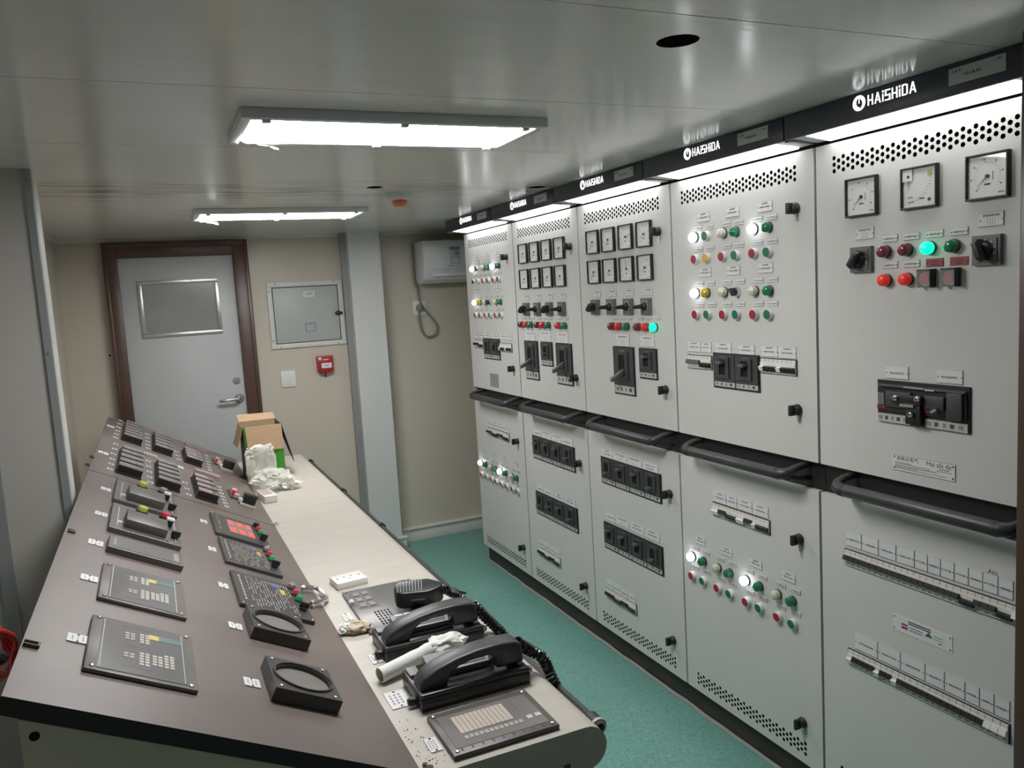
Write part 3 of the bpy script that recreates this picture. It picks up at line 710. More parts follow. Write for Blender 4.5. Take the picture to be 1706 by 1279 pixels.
def m_breaker(w, h, lab):
    """moulded case breaker: dark face, cream rating label at the foot"""
    mb = MB(); a, b = w / 2, h / 2; zl = -b + h * lab
    fbox(mb, -a, a, zl, b, 0, .007); fbox(mb, -a + .001, a - .001, -b, zl, 0, .004, 0)
    fbox(mb, -a + .002, a - .002, -b + .002, zl - .001, .004, .0048, 1)
    # raised centre with toggle slot
    sw, zh = w * .30, (b - zl)
    z0, z1 = zl + zh * .14, b - zh * .1
    c = -w * .03
    fbox(mb, c - sw, c - sw * .5, z0, z1, .007, .012); fbox(mb, c + sw * .5, c + sw, z0, z1, .007, .012)
    fbox(mb, c - sw * .5, c + sw * .5, z0, z0 + (z1 - z0) * .16, .007, .012); fbox(mb, c - sw * .5, c + sw * .5, z1 - (z1 - z0) * .12, z1, .007, .012)
    fbox(mb, c - sw * .5, c + sw * .5, z0 + (z1 - z0) * .16, z1 - (z1 - z0) * .12, .007, .0076, 2)
    lh = h * lab
    for k, (x, ww) in enumerate(((-.36, .10), (-.14, .07), (.08, .09), (.30, .12))):
        fbox(mb, w * x - w * ww / 2, w * x + w * ww / 2, -b + lh * .35, -b + lh * .75, .0048, .0051, 3 if k % 2 else 4)
    fbox(mb, c - w * .12, c + w * .12, z1 + .001, z1 + h * .025, .007, .0074, 4)
    return mb.mesh('circuit_breaker', ['breaker', 'breaker_label', 'void', 'ink', 'ink_grey'], smooth=False)
def m_toggle(w, h):
    mb = MB(); mb.box(F(-w * .03, 0, .016), (.024, w * .24, h * .09), 0); return mb.mesh('toggle', ['breaker_mid'], bevel=.001)
def m_lever(L):
    mb = MB(); mb.prism([(-.012, .008), (.012, .008), (.009, L * .6), (.008, L), (-.008, L), (-.009, L * .6)], lambda x, h, w: F(w, x - h * .5, h), -.010, .010); return mb.mesh('lever', ['breaker_mid'], bevel=.002)

class Cab:
    def __init__(c, k, label):
        c.y0 = YJ[k]; c.k = k
        c.e = thing('switchboard_cabinet', label, 'electrical cabinet', (XS, c.y0 - CW / 2, 0), 'switchboard cabinets along the right wall')
    def at(c, s, z, d=0.0): return Vector((-d, CW / 2 - s, z))
    def px(c, z, x, y):
        yy, zz = SW(z, x, y); return c.y0 - yy, zz
    def add(c, me, name, s, z, d=0.0, rot=None, parent=None): return inst(me, name, c.e, c.at(s, z, d), rot)
    def row(c, z, pts):
        q = [c.px(z, *p) for p in pts]; zz = sum(p[1] for p in q) / len(q); return [(p[0], zz) for p in q]
    def label(c, s, z, w, h, style=''): 
        w = round(w, 3); h = round(h, 3)
        return c.add(cached(('lab', w, h, style), lambda: m_label(w, h, style)), 'label_plate', s, z)
    def labels(c, z, pts, w, h, style=''):
        for s, zz in c.row(z, pts): c.label(s, zz, w, h, style)
    def buttons(c, z, pts, cols):
        for (s, zz), k in zip(c.row(z, pts), cols): c.button(s - .006, zz, k)
    def button(c, s, z, k):
        if k in 'REYK':
            o = c.add(cached(('pb', k == 'K'), lambda: m_button(k)), 'push_button', s, z); inst(cached(('cap', k), lambda: m_cap(k)), 'button_cap', o)
        elif k == 'S':
            o = c.add(cached('sel', m_select), 'selector_switch', s, z); inst(cached('selk', m_selknob), 'selector_knob', o, (0, 0, 0), (math.radians(-35), 0, 0))
        else:
            o = c.add(cached('lb', m_lampbase), 'indicator_lamp', s, z); inst(cached(('lens', k), lambda: m_lens(k)), 'lens', o)
            names = {'W': 'lit white lens', 'G': 'lit green lens', 'g': 'green lens', 'r': 'red lens', 'd': 'dark red lens', 'w': 'unlit milky lens', 'y': 'yellow lens', 'q': 'bright red lens'}
            o['label'] = 'indicator lamp with ' + names[k]
    def gauge(c, s, z, sz, ang=225, style='a'):
        o = c.add(cached(('ga', sz), lambda: m_gauge(sz)), 'meter', s, z)
        inst(cached(('di', sz, style), lambda: m_dial(sz, style)), 'dial', o); inst(cached(('ne', sz, style, ang), lambda: m_needle(sz, style, ang)), 'needle', o)
    def rotary(c, s, z, sz=.06, turn=0):
        pd = abs(turn) > 10
        o = c.add(cached(('rp', sz), lambda: m_rotplate(sz)), 'rotary_switch', s, z); inst(cached(('rk', sz, pd), lambda: m_rotknob(sz, pd)), 'rotary_handle', o, (0, 0, 0), (math.radians(turn), 0, 0))
    def lock(c, z, x, y):
        s, zz = c.px(z, x, y); o = c.add(cached('lock', m_lock), 'door_lock', s - .006, zz); inst(cached('key', m_key), 'key_tag', o)
    def quad(c, z, pts):
        q = [c.px(z, *p) if not isinstance(p[0], str) else c.px(*p) for p in pts]
        s0 = (q[0][0] + q[3][0]) / 2; s1 = (q[1][0] + q[2][0]) / 2; z1 = (q[0][1] + q[1][1]) / 2; z0 = (q[2][1] + q[3][1]) / 2
        return s0, s1, z0, z1
    def breaker(c, s0, s1, z0, z1, lab=.2, tog=.5, lever=0):
        lever = lever and .062
        w, h = round(s1 - s0, 3), round(z1 - z0, 3)
        o = c.add(cached(('br', w, h, lab), lambda: m_breaker(w, h, lab)), 'circuit_breaker', (s0 + s1) / 2, (z0 + z1) / 2)
        zz = -h / 2 + h * lab + h * (1 - lab) * (.26 + .48 * tog)
        if lever: inst(cached(('lev', lever), lambda: m_lever(lever)), 'lever', o, (0, 0, zz))
        else: inst(cached(('tg', w, h), lambda: m_toggle(w, h)), 'toggle', o, (0, 0, zz))
    def bezel(c, s0, s1, z0, z1, t=.004):
        mb = MB(); fbox(mb, s0 - t, s1 + t, z0 - t, z1 + t, 0, .003); mb.build('breaker_bezel', ['black'], c.e, c.at(0, 0))
    def breakers(c, rect, n, togs, lab=.2):
        s0, s1, z0, z1 = rect; c.bezel(*rect); w = (s1 - s0) / n
        for k in range(n): c.breaker(s0 + w * k + .0015, s0 + w * (k + 1) - .0015, z0, z1, lab, togs[k])
    def mcbs(c, s0, s1, zc, pattern):
        """pattern: letter per pole, upper case = toggle up, K black, W white"""
        n = max(1, int(round((s1 - s0) / .018))); w = (s1 - s0) / n
        mb = MB(); fbox(mb, s0 - .003, s1 + .003, zc - .0235, zc + .0235, 0, .002); mb.build('breaker_rail', ['black'], c.e, c.at(0, 0))
        for k in range(n):
            p = pattern[int(k * len(pattern) / n)]
            c.add(cached(('mcb', p), lambda: m_mcb(p.isupper(), 'black' if p in 'Kk' else 'white_plastic')), 'miniature_breaker', s0 + w * (k + .5), zc)

def logo_mesh():
    mb = MB(); r = .0150
    # round emblem: left crescent and right crescent around a slit
    L = arc(0, 0, r, 93, 268, 18); Li = arc(r * .18, r * .10, r * .60, 262, 98, 14)
    mb_pts = L + Li
    def strip(outer, inner):
        n = min(len(outer), len(inner))
        for i in range(n - 1): mb.prism([outer[i], outer[i + 1], inner[i + 1], inner[i]], F, 0, .0006)
    inn = arc(r * .20, r * .10, r * .66, 100, 262, 18); strip(L, inn)
    Ro = arc(0, 0, r, 88, -86, 18); Ri = arc(-r * .16, -r * .10, r * .70, 68, -72, 18); strip(Ro, Ri)
    mb.prism([(-.0008, r * .95), (.0012, r * .95), (.0012, -r * .05), (-.0008, -r * .05)], F, 0, .0006)
    x = r + .0055; H = .0205; zb = -.0100
    def box(x0, x1, z0, z1, sk=0): mb.prism([(x + x0, zb + z0), (x + x1, zb + z0), (x + x1 + sk, zb + z1), (x + x0 + sk, zb + z1)], F, 0, .0006)
    b = .0029
    for ch in 'HAiSHiDA':
        if ch == 'H':
            w = .0125; box(0, b, 0, H); box(w - b, w, 0, H); box(b, w - b, H * .42, H * .42 + b * .85)
        elif ch == 'A':
            w = .0145; box(0, b, 0, H, w / 2 - b / 2); box(w - b, w, 0, H, -(w / 2 - b / 2)); box(w * .42, w * .74, H * .25, H * .25 + b * .8)
        elif ch == 'i':
            w = b; box(0, b, 0, H * .70); box(0, b, H * .82, H * 1.02)
        elif ch == 'S':
            w = .0118; box(0, w, 0, b * .85); box(0, w, H - b * .85, H); box(0, w, H * .43, H * .43 + b * .85); box(0, b, H * .43, H); box(w - b, w, 0, H * .57)
        elif ch == 'D':
            w = .0125; box(0, b, 0, H); box(w - b, w, b * .5, H - b * .5); box(b, w - b, 0, b * .85); box(b, w - b, H - b * .85, H)
        x += w + .0032
    return mb.mesh('logo', ['logo'], smooth=False), x
ME_LOGO, LOGO_W = logo_mesh()
for v in ME_LOGO.vertices: v.co.y *= 1.2; v.co.z *= 1.16
XCAN = 1.545; DC = XS - XCAN; ZCB = 1.899
def canopy(c):
    g = .002; o = c.at(0, 0)
    mb = MB(); fbox(mb, g, CW - g, ZCB, ZC - .001, DC - .012, DC); can = mb.build('canopy', ['navy'], c.e, o, bevel=.0015)
    mb = MB(); fbox(mb, g, g + .006, ZCB - .003, ZC - .001, -.05, DC - .012); mb.build('end_plate', ['navy'], can)
    mb = MB(); fbox(mb, CW - g - .006, CW - g, ZCB - .003, ZC - .001, -.05, DC - .012); mb.build('end_plate', ['navy'], can)
    mb = MB(); mb.prism([(DC - .012, ZCB + .0042), (-.004, ZCB - .0045), (-.004, ZCB + .004), (DC - .012, ZCB + .010)], lambda h, z, s: F(s, z, h), g + .006, CW - g - .006, 0); mb.build('soffit', ['canopy_white'], can, smooth=False)
    mb = MB(); mb.prism([(DC - .0125, ZCB + .0035), (.001, ZCB - .008), (.001, ZCB - .004), (DC - .0125, ZCB + .006)], lambda h, z, s: F(s, z, h), .055, CW - .055); mb.build('light_strip', ['light_strip'], can, smooth=False)
    p = onx(*PX('a', 228, 358), XCAN); s = YJ[4] - p.y; z = p.z
    lo = inst(ME_LOGO, 'logo', can, F(s, z, DC + .0002)); lo['label'] = 'lit white HAiSHiDA emblem and lettering'
    q0 = onx(*PX('a', 708, 222), XCAN); q1 = onx(*PX('a', 1012, 137), XCAN)
    s0, s1 = YJ[4] - q0.y, YJ[4] - q1.y; zc = (q0.z + q1.z) / 2
    mb = MB(); fbox(mb, s0, s1, zc - .0165, zc + .0165, DC, DC + .0016)
    rnd = random.Random(c.k); ti = DC + .0019
    for k in range(3): fbox(mb, s0 + .006 + .008 * k, s0 + .011 + .008 * k, zc + .007, zc + .012, DC, ti, 1)
    x = s0 + .034
    while x < s1 - .05:
        w = rnd.choice((.003, .006)); fbox(mb, x, x + w, zc - .003, zc + .0005, DC, ti, 1); fbox(mb, x + w * .3, x + w * .55, zc - .004, zc + .0035, DC, ti, 1); x += w + .002
    fbox(mb, s1 - .018, s1 - .008, zc + .008, zc + .012, DC, ti, 1)
    mb.build('sign_plate', ['plate_grey_light', 'ink_grey'], can)

def cabinet(k, label):
    c = Cab(k, label); o = c.at(0, 0)
    mb = MB(); fbox(mb, .001, CW - .001, .102, ZU1 + .004, -.60, -.022); mb.build('body', ['black'], c.e, o)
    if k == 0:
        mb = MB(); fbox(mb, -.002, .001, .102, ZU1 + .004, -.60, -.001); mb.build('side_panel', ['cab_body'], c.e, o)
    inst(ME_UP, 'upper_door', c.e, o); inst(ME_LO, 'lower_door', c.e, o)
    mb = MB(); fbox(mb, 0, CW, 0, .102, -.55, -.03); mb.build('plinth', ['plinth'], c.e, o)
    # tube handle across the black band
    zh = 1.000; s0, s1 = .104, .588; d = .062
    path = [F(s0, zh + .016, -.022), F(s0, zh + .012, .02), F(s0 + .002, zh + .004, .044), F(s0 + .010, zh - .003, .056), F(s0 + .026, zh - .006, d), F(s1 - .026, zh - .006, d), F(s1 - .010, zh - .003, .056), F(s1 - .002, zh + .004, .044), F(s1, zh + .012, .02), F(s1, zh + .016, -.022)]
    mb = MB(); mb.tube(path, [.010, .010, .012, .0155, .0165, .0165, .0155, .012, .010, .010], 14)
    hd = mb.build('rail_handle', ['rail'], c.e, o, angle=60)
    for s, t in ((s0 + .03, 1), (s1 - .03, -1)):
        mb = MB(); mb.lathe(F(s, zh - .006, d), F(t, 0, 0), [(.0172, 0), (.0172, .012)], 14); mb.build('rail_collar', ['rubber'], hd)
        mb = MB(); mb.tube([F(s - .022 * t, zh - .014, .050), F(s - .029 * t, zh - .022, .02), F(s - .03 * t, zh - .024, -.022)], .008, 8); mb.build('rail_brace', ['rail'], hd)
    canopy(c)
    return c
LBL = ['farthest switchboard cabinet, with a grey plate above its handle rail',
       'switchboard cabinet second from the far end, two levered breakers under eight meters',
       'middle switchboard cabinet of five, eight meters above one levered breaker',
       'switchboard cabinet second nearest, button grid above two paired breakers',
       'nearest switchboard cabinet with three large meters and one wide breaker']
c1, c2, c3, c4, c5 = (cabinet(k, LBL[k]) for k in range(5))

mb = MB(); rnd = random.Random(11)
mb.tube([(XS + .024 + .006 * mnoise.noise(Vector((k * .31, 0, 0))), .99 + (4.25 - .99) * k / 90, .003) for k in range(91)], .007, 6)
struct(mb.build('trim_5', ['caulk']), 'grey sealant bead along the foot of the cabinets')
# ---- cabinet 5
for pts, ang, st in ((((172, 768), (346, 735), (346, 945), (172, 968)), 222, 'a'), (((470, 712), (671, 676), (668, 905), (470, 930)), 268, 'c'), (((818, 648), (1057, 605), (1050, 855), (818, 882)), 222, 'a')):
    s0, s1, z0, z1 = c5.quad('a', pts); c5.gauge((s0 + s1) / 2 - .004, 1.736, .096, ang, st)
for x, y in ((255, 1160), (929, 1110)):
    s, z = c5.px('a', x, y); c5.rotary(s - .004, 1.581, .064, 35 if x < 500 else -20)
c5.labels('a', [(260, 1050), (933, 975)], .056, .030, 'g')
c5.labels('a', [(395, 1075), (510, 1065), (633, 1055), (762, 1040)], .044, .017, '')
c5.buttons('a', [(385, 1143), (500, 1138), (622, 1127), (750, 1118)], 'ddGg')
c5.labels('a', [(395, 1220), (510, 1210)], .044, .017, '')
c5.labels('a', [(632, 1205), (762, 1198)], .044, .019, 'r2')
c5.buttons('b', [(370, 80), (478, 75)], 'qq')
for s, z in c5.row('b', [(586, 68), (710, 66)]):
    mb = MB(); fbox(mb, -.018, .018, -.021, .021, 0, .004); fbox(mb, -.0185, -.0165, -.021, .021, .004, .02); fbox(mb, .0165, .0185, -.021, .021, .004, .022); fbox(mb, -.018, .018, .018, .021, .004, .022)
    g = mb.build('guarded_button', ['black'], c5.e, c5.at(s - .006, z), bevel=.001)
    inst(cached(('pb', False), lambda: m_button('R')), 'button_ring', g, (-.004, 0, -.001)); inst(cached(('cap', 'R'), lambda: m_cap('R')), 'button_cap', g, (-.004, 0, -.001))
    mb = MB(); fbox(mb, -.018, .018, -.021, .018, .0215, .023); mb.build('clear_cover', ['clear'], g)
c5.labels('b', [(411, 550), (678, 570)], .066, .032, '')
s0, s1, z0, z1 = c5.quad('b', [(318, 583), (787, 622), (787, 860), (318, 795)])
# wide interlocked breaker pair
W5, H5 = s1 - s0, z1 - z0
mb = MB(); fbox(mb, 0, W5, 0, H5, 0, .005); fbox(mb, .006, W5 - .006, H5 - .016, H5 - .010, .005, .012, 1); fbox(mb, .004, W5 * .98, H5 * .28, H5 * .82, .005, .010)
br5 = mb.build('circuit_breaker', ['breaker_dark', 'breaker_mid'], c5.e, c5.at(s0, z0), bevel=.001, seg=1); br5['label'] = 'wide black interlocked breaker pair'
mb = MB(); fbox(mb, W5 * .14, W5 * .42, H5 * .40, H5 * .76, .010, .018); mb.build('left_cover', ['breaker'], br5, bevel=.001)
mb = MB(); fbox(mb, W5 * .80, W5 * .95, H5 * .26, H5 * .85, .010, .017); mb.build('right_cover', ['breaker'], br5, bevel=.001)
mb = MB(); fbox(mb, W5 * .56, W5 * .77, H5 * .44, H5 * .74, .010, .016); mb.build('centre_cover', ['breaker'], br5, bevel=.001)
mb = MB(); fbox(mb, W5 * .24, W5 * .56, H5 * .52, H5 * .72, .012, .026); fbox(mb, W5 * .38, W5 * .54, H5 * .06, H5 * .52, .010, .022); mb.build('interlock_arm', ['black'], br5, bevel=.001)
mb = MB(); fbox(mb, W5 * .34, W5 * .49, H5 * .46, H5 * .52, .026, .029); mb.build('interlock_pin', ['chrome'], br5)
mb = MB(); fbox(mb, W5 * .33, W5 * .55, H5 * .86, H5 * .90, .010, .013); mb.build('edge_strip', ['steel'], br5)
for x, z in ((.285, .64), (.53, .665), (.455, .30)):
    mb = MB(); mb.lathe(F(W5 * x, H5 * z, .026), (-1, 0, 0), [(.0075, 0), (.0075, .003), (.005, .007)], 12); mb.lathe(F(W5 * x, H5 * z, .033), (-1, 0, 0), [(.0025, 0), (.0025, .0006)], 8, 1); mb.build('bolt', ['chrome', 'black'], br5)
for x0, x1 in ((.012, .385), (.55, .985)):
    mb = MB(); fbox(mb, W5 * x0, W5 * x1, H5 * .015, H5 * .21, .005, .0075)
    ww = W5 * (x1 - x0)
    for q, (a, b_) in enumerate(((.04, .15), (.24, .32), (.44, .5), (.6, .7), (.8, .92))): fbox(mb, W5 * x0 + ww * a, W5 * x0 + ww * b_, H5 * .07, H5 * .16, .0075, .0079, 1 if q % 2 == 0 else 2)
    mb.build('rating_label', ['breaker_label', 'ink_grey', 'ink'], br5)
mb = MB(); fbox(mb, W5 * .01, W5 * .105, H5 * .34, H5 * .39, .010, .0104); fbox(mb, W5 * .56, W5 * .66, H5 * .36, H5 * .42, .010, .0104); mb.build('red_marks', ['b_red'], br5)
mb = MB()
for k in range(4): fbox(mb, W5 * (.02 + .02 * k), W5 * (.026 + .02 * k), H5 * .42, H5 * .70, .010, .0104)
fbox(mb, W5 * .02, W5 * .11, H5 * .84, H5 * .87, .005, .0054); fbox(mb, W5 * .56, W5 * .66, H5 * .845, H5 * .875, .012, .0124); mb.build('printed_marks', ['print_white'], br5)
mb = MB(); mb.box(F(W5 * .70, H5 * .44, .022), (.012, .016, .006), 0, Matrix.Rotation(math.radians(-30), 3, 'X')); mb.build('indicator_tab', ['steel'], br5)
# maker's name plate
s0, s1, z0, z1 = c5.quad('b', [(388, 965), (707, 1012), (707, 1098), (388, 1045)])
mb = MB(); w, h = s1 - s0, z1 - z0; fbox(mb, 0, w, 0, h, 0, .0015)
for x in (.006, w - .006):
    for z in (.006, h - .006): mb.lathe(F(x, z, .0015), (-1, 0, 0), [(.0026, 0), (.0018, .001)], 8, 1)
rnd = random.Random(3)
for q, (zz, a, b_, hh) in enumerate(((.52, .05, .32, .0013), (.44, .05, .62, .0013), (.44, .72, .96, .0013), (.32, .05, .72, .0018), (.23, .05, .42, .0013), (.15, .05, .86, .0013), (.56, .76, .92, .0020))):
    x = w * a
    while x < w * b_:
        l = rnd.uniform(.002, .006); fbox(mb, x, min(x + l, w * b_), h * zz - hh / 2, h * zz + hh / 2, .0015, .0018, 1); x += l + .0012
fbox(mb, 0, w, 0, .0006, .0015, .0018, 1); fbox(mb, w - .0006, w, 0, h, .0015, .0018, 1); fbox(mb, 0, w, h - .0006, h, .0015, .0018, 1)
npl = mb.build('name_plate', ['label', 'ink'], c5.e, c5.at(s0, z0))
def text_on(parent, txt, size, s, z, h, m='ink'):
    cu = bpy.data.curves.new('lettering', 'FONT'); cu.body = txt; cu.size = size; cu.extrude = .0001; cu.resolution_u = 3
    to = bpy.data.objects.new('lettering', cu); COL.objects.link(to)
    me = bpy.data.meshes.new_from_object(to.evaluated_get(bpy.context.evaluated_depsgraph_get())); bpy.data.objects.remove(to)
    for v in me.vertices: v.co = Vector(F(v.co.x + s, v.co.y + z, v.co.z + h))
    me.materials.clear(); me.materials.append(MATS[m])
    return inst(me, 'lettering', parent)
text_on(npl, 'Hai shi da', .0165, w * .56, h * .66, .0017)
text_on(npl, '\u6d77\u4e8b\u8fbe\u7535\u6c14', .0125, w * .07, h * .68, .0017)
# two rows of small breakers below, with their labels
def label_row(c, z, bounds, ytop0, ytop1, hpx, style=''):
    """bounds = boundaries along the row in reading pixels; top edge runs from ytop0 to ytop1"""
    b0, b1 = bounds[0], bounds[-1]
    P = [c.px(z, b, ytop0 + (ytop1 - ytop0) * (b - b0) / (b1 - b0)) for b in bounds]
    Q = [c.px(z, b, ytop0 + (ytop1 - ytop0) * (b - b0) / (b1 - b0) + hpx * (1 + .0 * b)) for b in bounds]
    zt = sum(p[1] for p in P) / len(P); zb_ = Q[0][1]
    hh = P[0][1] - zb_
    for i in range(len(bounds) - 1):
        c.label((P[i][0] + P[i + 1][0]) / 2, zt - hh / 2, P[i + 1][0] - P[i][0] - .002, hh, style[i % len(style)] if style else '')
    return P[0][0], P[-1][0], zt - hh
a, b_, zb = label_row(c5, 'c', [128, 195, 268, 343, 422, 478, 533, 592, 653, 714, 779, 845], 262, 482, 66, ' ')
c5.mcbs(a - .002, b_ + .02, zb - .032, 'KKKKKKKKKKKkKKkW')
mb = MB()
for x0, z0, x1, z1 in ((0, 0, .004, .008), (.004, .008, .009, .002), (.012, .010, .013, 0), (.016, .009, .018, .003), (.018, .003, .022, .003), (.021, .008, .021, -.002), (.006, .012, .006, .004)):
    d = Vector((x1 - x0, z1 - z0)); n = Vector((-d.y, d.x)).normalized() * .0006
    mb.prism([(x0 + n.x, z0 + n.y), (x0 - n.x, z0 - n.y), (x1 - n.x, z1 - n.y), (x1 + n.x, z1 + n.y)], F, 0, .0004)
s, z = c5.px('c', 732, 448); mb.build('handwriting', ['ink'], c5.e, c5.at(s, z))
s0, s1, z0, z1 = c5.quad('c', [(327, 620), (582, 715), (582, 787), (327, 685)])
w, h = s1 - s0, z1 - z0
mb = MB(); fbox(mb, 0, w, 0, h, 0, .0015); ti = .0018
for x in (.005, w - .005):
    for z in (.006, h - .006): mb.lathe(F(x, z, .0015), (-1, 0, 0), [(.0022, 0), (.0016, .001)], 8, 1)
fbox(mb, w * .16, w * .27, h * .48, h * .62, .0015, ti, 2); fbox(mb, w * .16, w * .27, h * .28, h * .42, .0015, ti, 3)
for zz in (.85, .72): fbox(mb, w * .28, w * .66, h * zz - .0014, h * zz + .0014, .0015, ti, 1)
for zz in (.5, .33): fbox(mb, w * .30, w * .52, h * zz - .0014, h * zz + .0014, .0015, ti, 4)
mb.prism([(w * .56, h * .38), (w * .69, h * .38), (w * .625, h * .68)], F, .0015, ti, 5); fbox(mb, w * .71, w * .86, h * .55, h * .6, .0015, ti, 4); fbox(mb, w * .71, w * .86, h * .38, h * .42, .0015, ti, 4); fbox(mb, w * .78, w * .84, h * .2, h * .25, .0015, ti, 1)
mb.build('instruction_plate', ['label', 'ink', 'print_blue', 'b_red', 'ink_grey', 'b_green'], c5.e, c5.at(s0, z0), smooth=False)
a, b_, zb = label_row(c5, 'c', [165, 264, 362, 467, 550, 638, 700, 763, 830], 703, 990, 70, ' ')
c5.mcbs(a - .02, b_ - .002, zb - .030, 'wKKKKwKKKwKKKKKKKKKKKKKKKWWWW')

# ---- cabinet 4, upper door
c4.labels('d', [(370, 672), (618, 630), (893, 580)], .062, .030, 'B')
c4.labels('d', [(325, 770), (422, 755), (563, 733), (675, 712), (830, 690), (955, 668)], .043, .016)
c4.buttons('d', [(312, 845), (412, 832), (557, 805), (662, 797), (818, 775), (942, 757)], 'WEwgWg')
c4.labels('d', [(330, 945), (427, 940), (570, 920), (677, 910), (835, 890), (957, 875)], .043, .016)
c4.buttons('d', [(320, 1030), (418, 1022), (555, 1005), (665, 997), (820, 980), (943, 967)], 'RYRERE')
c4.labels('d', [(385, 1145), (625, 1125), (900, 1105)], .062, .030, 'B')
c4.labels('d', [(338, 1240), (435, 1235), (575, 1228), (685, 1218), (838, 1212), (960, 1203)], .043, .016)
c4.buttons('e', [(290, 215), (370, 212), (505, 212), (600, 212), (738, 205), (848, 203)], 'WywSwg')
c4.labels('e', [(305, 310), (395, 305), (515, 305), (612, 300), (750, 300), (858, 297)], .043, .016)
c4.buttons('e', [(293, 382), (383, 382), (503, 382), (603, 382), (738, 382), (848, 382)], 'RERERE')
def lab_at(c, z, x0, x1, y0, y1, style='B'):
    a = c.px(z, x0, (y0 + y1) / 2); b = c.px(z, x1, (y0 + y1) / 2); t = c.px(z, (x0 + x1) / 2, y0); u = c.px(z, (x0 + x1) / 2, y1)
    c.label((a[0] + b[0]) / 2, (t[1] + u[1]) / 2, b[0] - a[0], t[1] - u[1], style)
for x0, x1, y0, y1 in ((210, 311, 585, 667), (313, 392, 590, 672), (418, 545, 595, 680), (597, 720, 612, 692), (770, 897, 620, 705), (899, 1038, 627, 718)): lab_at(c4, 'e', x0, x1, y0, y1)
a = c4.px('e', 215, 730); b_ = c4.px('e', 395, 740); c4.mcbs(a[0], b_[0], a[1] - .003, 'KKKkkk')
rc = c4.quad('e', [(412, 680), (755, 703), (758, 968), (420, 925)]); c4.breakers(rc, 2, (.95, .85), .17)
a = c4.px('e', 772, 765); b_ = c4.px('e', 1040, 795); c4.mcbs(a[0], b_[0], (a[1] + b_[1]) / 2, 'wkkkwkkk')
c4.lock('e', 1062, 1108); c4.lock('d', 1168, 597)
# lower door
a, b_, zb = label_row(c4, 'f', [290, 385, 462, 570, 685], 495, 615, 78, 'B')
c4.mcbs(a, b_ + .004, zb - .026, 'wKKkkkwKKwkkk')
c4.lock('f', 918, 845)
c4.labels('f', [(200, 850), (388, 928), (595, 1020), (826, 1120)], .056, .028, 'B')
c4.labels('f', [(168, 898), (240, 935), (347, 985), (430, 1018), (550, 1072), (643, 1112), (775, 1172), (878, 1220)], .040, .014)
c4.buttons('f', [(157, 963), (235, 998), (340, 1050), (423, 1088), (540, 1137), (635, 1185), (765, 1240), (870, 1288)], 'WgwgWgwg')
c4.labels('f', [(168, 1035), (245, 1072), (350, 1130), (432, 1165), (555, 1222), (648, 1262), (775, 1325), (882, 1372)], .040, .014)
c4.buttons('f', [(160, 1098), (238, 1140), (343, 1190), (428, 1230), (547, 1290), (640, 1334), (772, 1402), (877, 1452)], 'RERERERE')
c4.lock('g', 945, 960)

# ---- cabinet 3
c3.lock('i', 970, 580); c3.lock('k', 985, 1030)
for pts, angs in (([(305, 688), (463, 665), (640, 637), (827, 603)], (232, 232, 20, 215)), ([(320, 992), (478, 980), (652, 960), (840, 943)], (232, 222, 90, 218))):
    for (s, z), an in zip(c3.row('i', pts), angs): c3.gauge(s - .004, z, .092, an)
c3.labels('i', [(335, 1215), (490, 1208), (665, 1203), (855, 1192)], .058, .026, 'g')
for (s, z), t in zip(c3.row('k', [(270, 190), (432, 188), (605, 185), (790, 183)]), (50, 4, 4, 4)): c3.rotary(s - .004, z, .060, t)
c3.labels('k', [(463, 300), (532, 300), (602, 302), (727, 308), (805, 310), (886, 312)], .038, .012)
c3.buttons('k', [(447, 387), (517, 387), (592, 388), (710, 390), (790, 392), (877, 395)], 'drgdrG')
lab_at(c3, 'k', 470, 603, 465, 590, 'g'); lab_at(c3, 'k', 712, 858, 480, 595, 'g')
rc = c3.quad('k', [(445, 597), (645, 607), (668, 1088), (468, 1055)]); c3.bezel(*rc); c3.breaker(*rc, .18, .28, .085)
rc = c3.quad('k', [(708, 613), (878, 627), (890, 920), (722, 905)]); c3.bezel(*rc); c3.breaker(*rc, .2, .9)
rc = c3.quad('m', [(247, 468), (820, 650), (828, 918), (260, 705)]); c3.breakers(rc, 4, (.1, .95, .95, .1), .19)
label_row(c3, 'm', [247, 352, 492, 638, 795], 385, 545, 82, 'Bgg2')
rc = c3.quad('m', [(278, 1100), ('o', 710, 160), ('o', 717, 382), ('o', 243, 148)]); c3.breakers(rc, 4, (.95, .95, .9, .1), .19)
label_row(c3, 'm', [285, 380, 517, 660, 812], 1018, 1180, 82, ' gBB')
c3.lock('m', 920, 830)
a, b_, zb = label_row(c3, 'o', [250, 305, 365, 422, 487], 412, 545, 70, ' ')
c3.mcbs(a, b_ + .004, zb - .022, 'KKKkkKKkkk')
c3.lock('o', 807, 920)

# ---- cabinet 2
c2.lock('h', 1350, 705); c2.lock('j', 1228, 955)
for pts, angs in (([(855, 780), (975, 765), (1103, 745), (1240, 720)], (232, 232, 225, 225)), ([(870, 1055), (990, 1040), (1118, 1030), (1252, 1022)], (232, 225, 225, 222))):
    for (s, z), an in zip(c2.row('h', pts), angs): c2.gauge(s - .004, z, .092, an)
c2.labels('h', [(880, 1248), (1010, 1248), (1130, 1245), (1265, 1240)], .058, .026, 'g')
for (s, z), t in zip(c2.row('j', [(695, 220), (812, 220), (940, 220), (1075, 220)]), (50, 4, 50, 4)): c2.rotary(s - .004, z, .060, t)
c2.labels('j', [(660, 318), (708, 318), (752, 320), (832, 322), (885, 322), (940, 324), (1050, 325), (1115, 326)], .038, .012)
c2.buttons('j', [(650, 385), (700, 385), (747, 387), (822, 390), (878, 392), (935, 395), (1045, 397), (1108, 400)], 'drgdrgrg')
